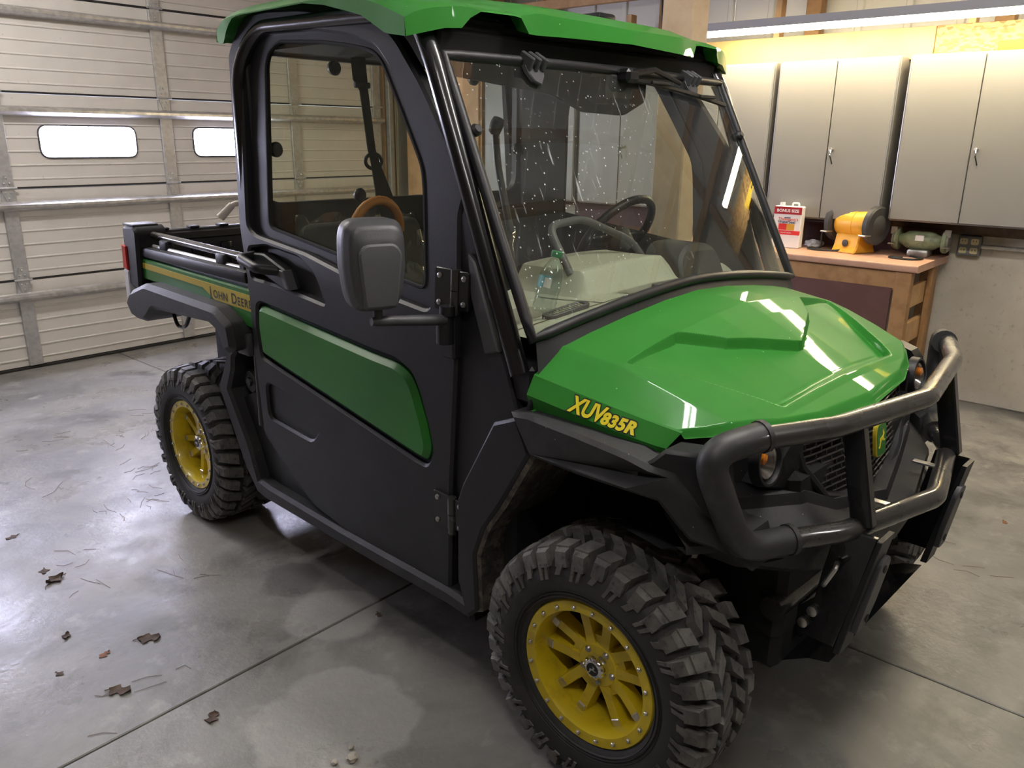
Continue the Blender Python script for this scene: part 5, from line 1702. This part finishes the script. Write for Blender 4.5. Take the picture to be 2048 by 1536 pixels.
leaf((.86, 2.994), .036, 1, 'leaf_brown', 'large dark curled dead leaf lying next to a small round one', .3, 2.2)
leaf((.856, 3.089), .022, 2, 'leaf_brown', 'small dark round dead leaf beside a larger curled one', 1.2, 1.0)
leaf((.925, 2.383), .036, 3, 'leaf_brown', 'large flat brown dead leaf on the open floor', 2.5, 1.2)
leaf((.747, 2.190), .034, 4, 'leaf_brown', 'brown dead leaf with long stem just behind the floor joint', 2.2, 1.5)
leaf((.870, 1.878), .024, 5, 'leaf_brown', 'dark dead leaf lying just in front of the floor joint', .8, 1.8)
leaf((.789, 2.402), .019, 6, 'leaf_rust', 'small rust orange dead leaf on the floor', .4, 1.2)
leaf((.749, 2.593), .020, 7, 'leaf_brown', 'small upright curled brown leaf on the floor', 1.0, 2.4)
leaf((.659, 2.405), .014, 8, 'leaf_brown', 'tiny brown dead leaf near the rust orange one', 1.9, 1.0)
leaf((.870, 3.472), .024, 9, 'leaf_brown', 'narrow dark dead leaf among the pine needles', .2, 1.0)
leaf((1.52, 1.93), .015, 10, 'leaf_brown', 'tiny dark leaf scrap at the edge of the vehicle shadow', 1.2, 1.2)
leaf((3.814, .46), .016, 11, 'leaf_rust', 'small rust coloured leaf on the bare floor in front of the vehicle', .5, 1.2)
leaf((3.05, .92), .018, 12, 'leaf_brown', 'dark leaf scrap on the floor under the brush guard', .9, 1.2)

nd = MB()
rnd = random.Random(11)
spots = [((1.66, 4.25), 9), ((1.24, 3.38), 8), ((1.55, 3.75), 8), ((1.45, 3.50), 6), ((1.15, 3.9), 4), ((.95, 2.9), 4), ((1.2, 2.65), 5), ((.80, 2.05), 3), ((.72, 2.15), 3), ((.5, 1.6), 2), ((1.4, 4.6), 5), ((1.0, 3.2), 4), ((1.9, 4.6), 4), ((3.3, .5), 5), ((3.9, .9), 4), ((2.9, .15), 3), ((4.3, .4), 3)]
for (cx_, cy_), n_ in spots:
    base = rnd.uniform(0, PI)
    for _ in range(n_):
        a = base + rnd.gauss(0, .35)
        x, y_ = cx_ + rnd.gauss(0, .07), cy_ + rnd.gauss(0, .09)
        ln = rnd.uniform(.02, .06)
        bw = rnd.uniform(-.02, .02)
        d = Vector((math.cos(a), math.sin(a), 0)); nn = Vector((-d.y, d.x, 0))
        p = Vector((x, y_, .0016))
        nd.tube([p - d * ln, p + nn * bw, p + d * ln], .0008, 4)
nd_o = nd.build('pine_needles', 'needle_brown', None, 0)
tag(nd_o, 'scattered brown pine needles lying on the concrete floor', 'pine needles', None, 'stuff')


def pebble(loc, r, seed, label):
    rnd = random.Random(seed)
    bm = bmesh.new()
    bmesh.ops.create_icosphere(bm, subdivisions=2, radius=r)
    for v in bm.verts:
        v.co *= .75 + .4 * rnd.random()
        v.co.z *= .6
    zmin = min(v.co.z for v in bm.verts)
    for v in bm.verts:
        v.co.z -= zmin
    b = MB(); b.from_bm(bm)
    o = b.build('pebble', 'pebble', None, 30)
    o.location = (loc[0], loc[1], .0003)
    tag(o, label, 'pebble', 'pebbles by the front wheel')


pebble((1.035, 1.455), .017, 1, 'largest pale pebble on the floor near the front wheel')
pebble((.995, 1.478), .010, 2, 'small pale pebble beside the largest one near the front wheel')
pebble((1.060, 1.490), .008, 3, 'smallest pale pebble behind the largest one near the front wheel')
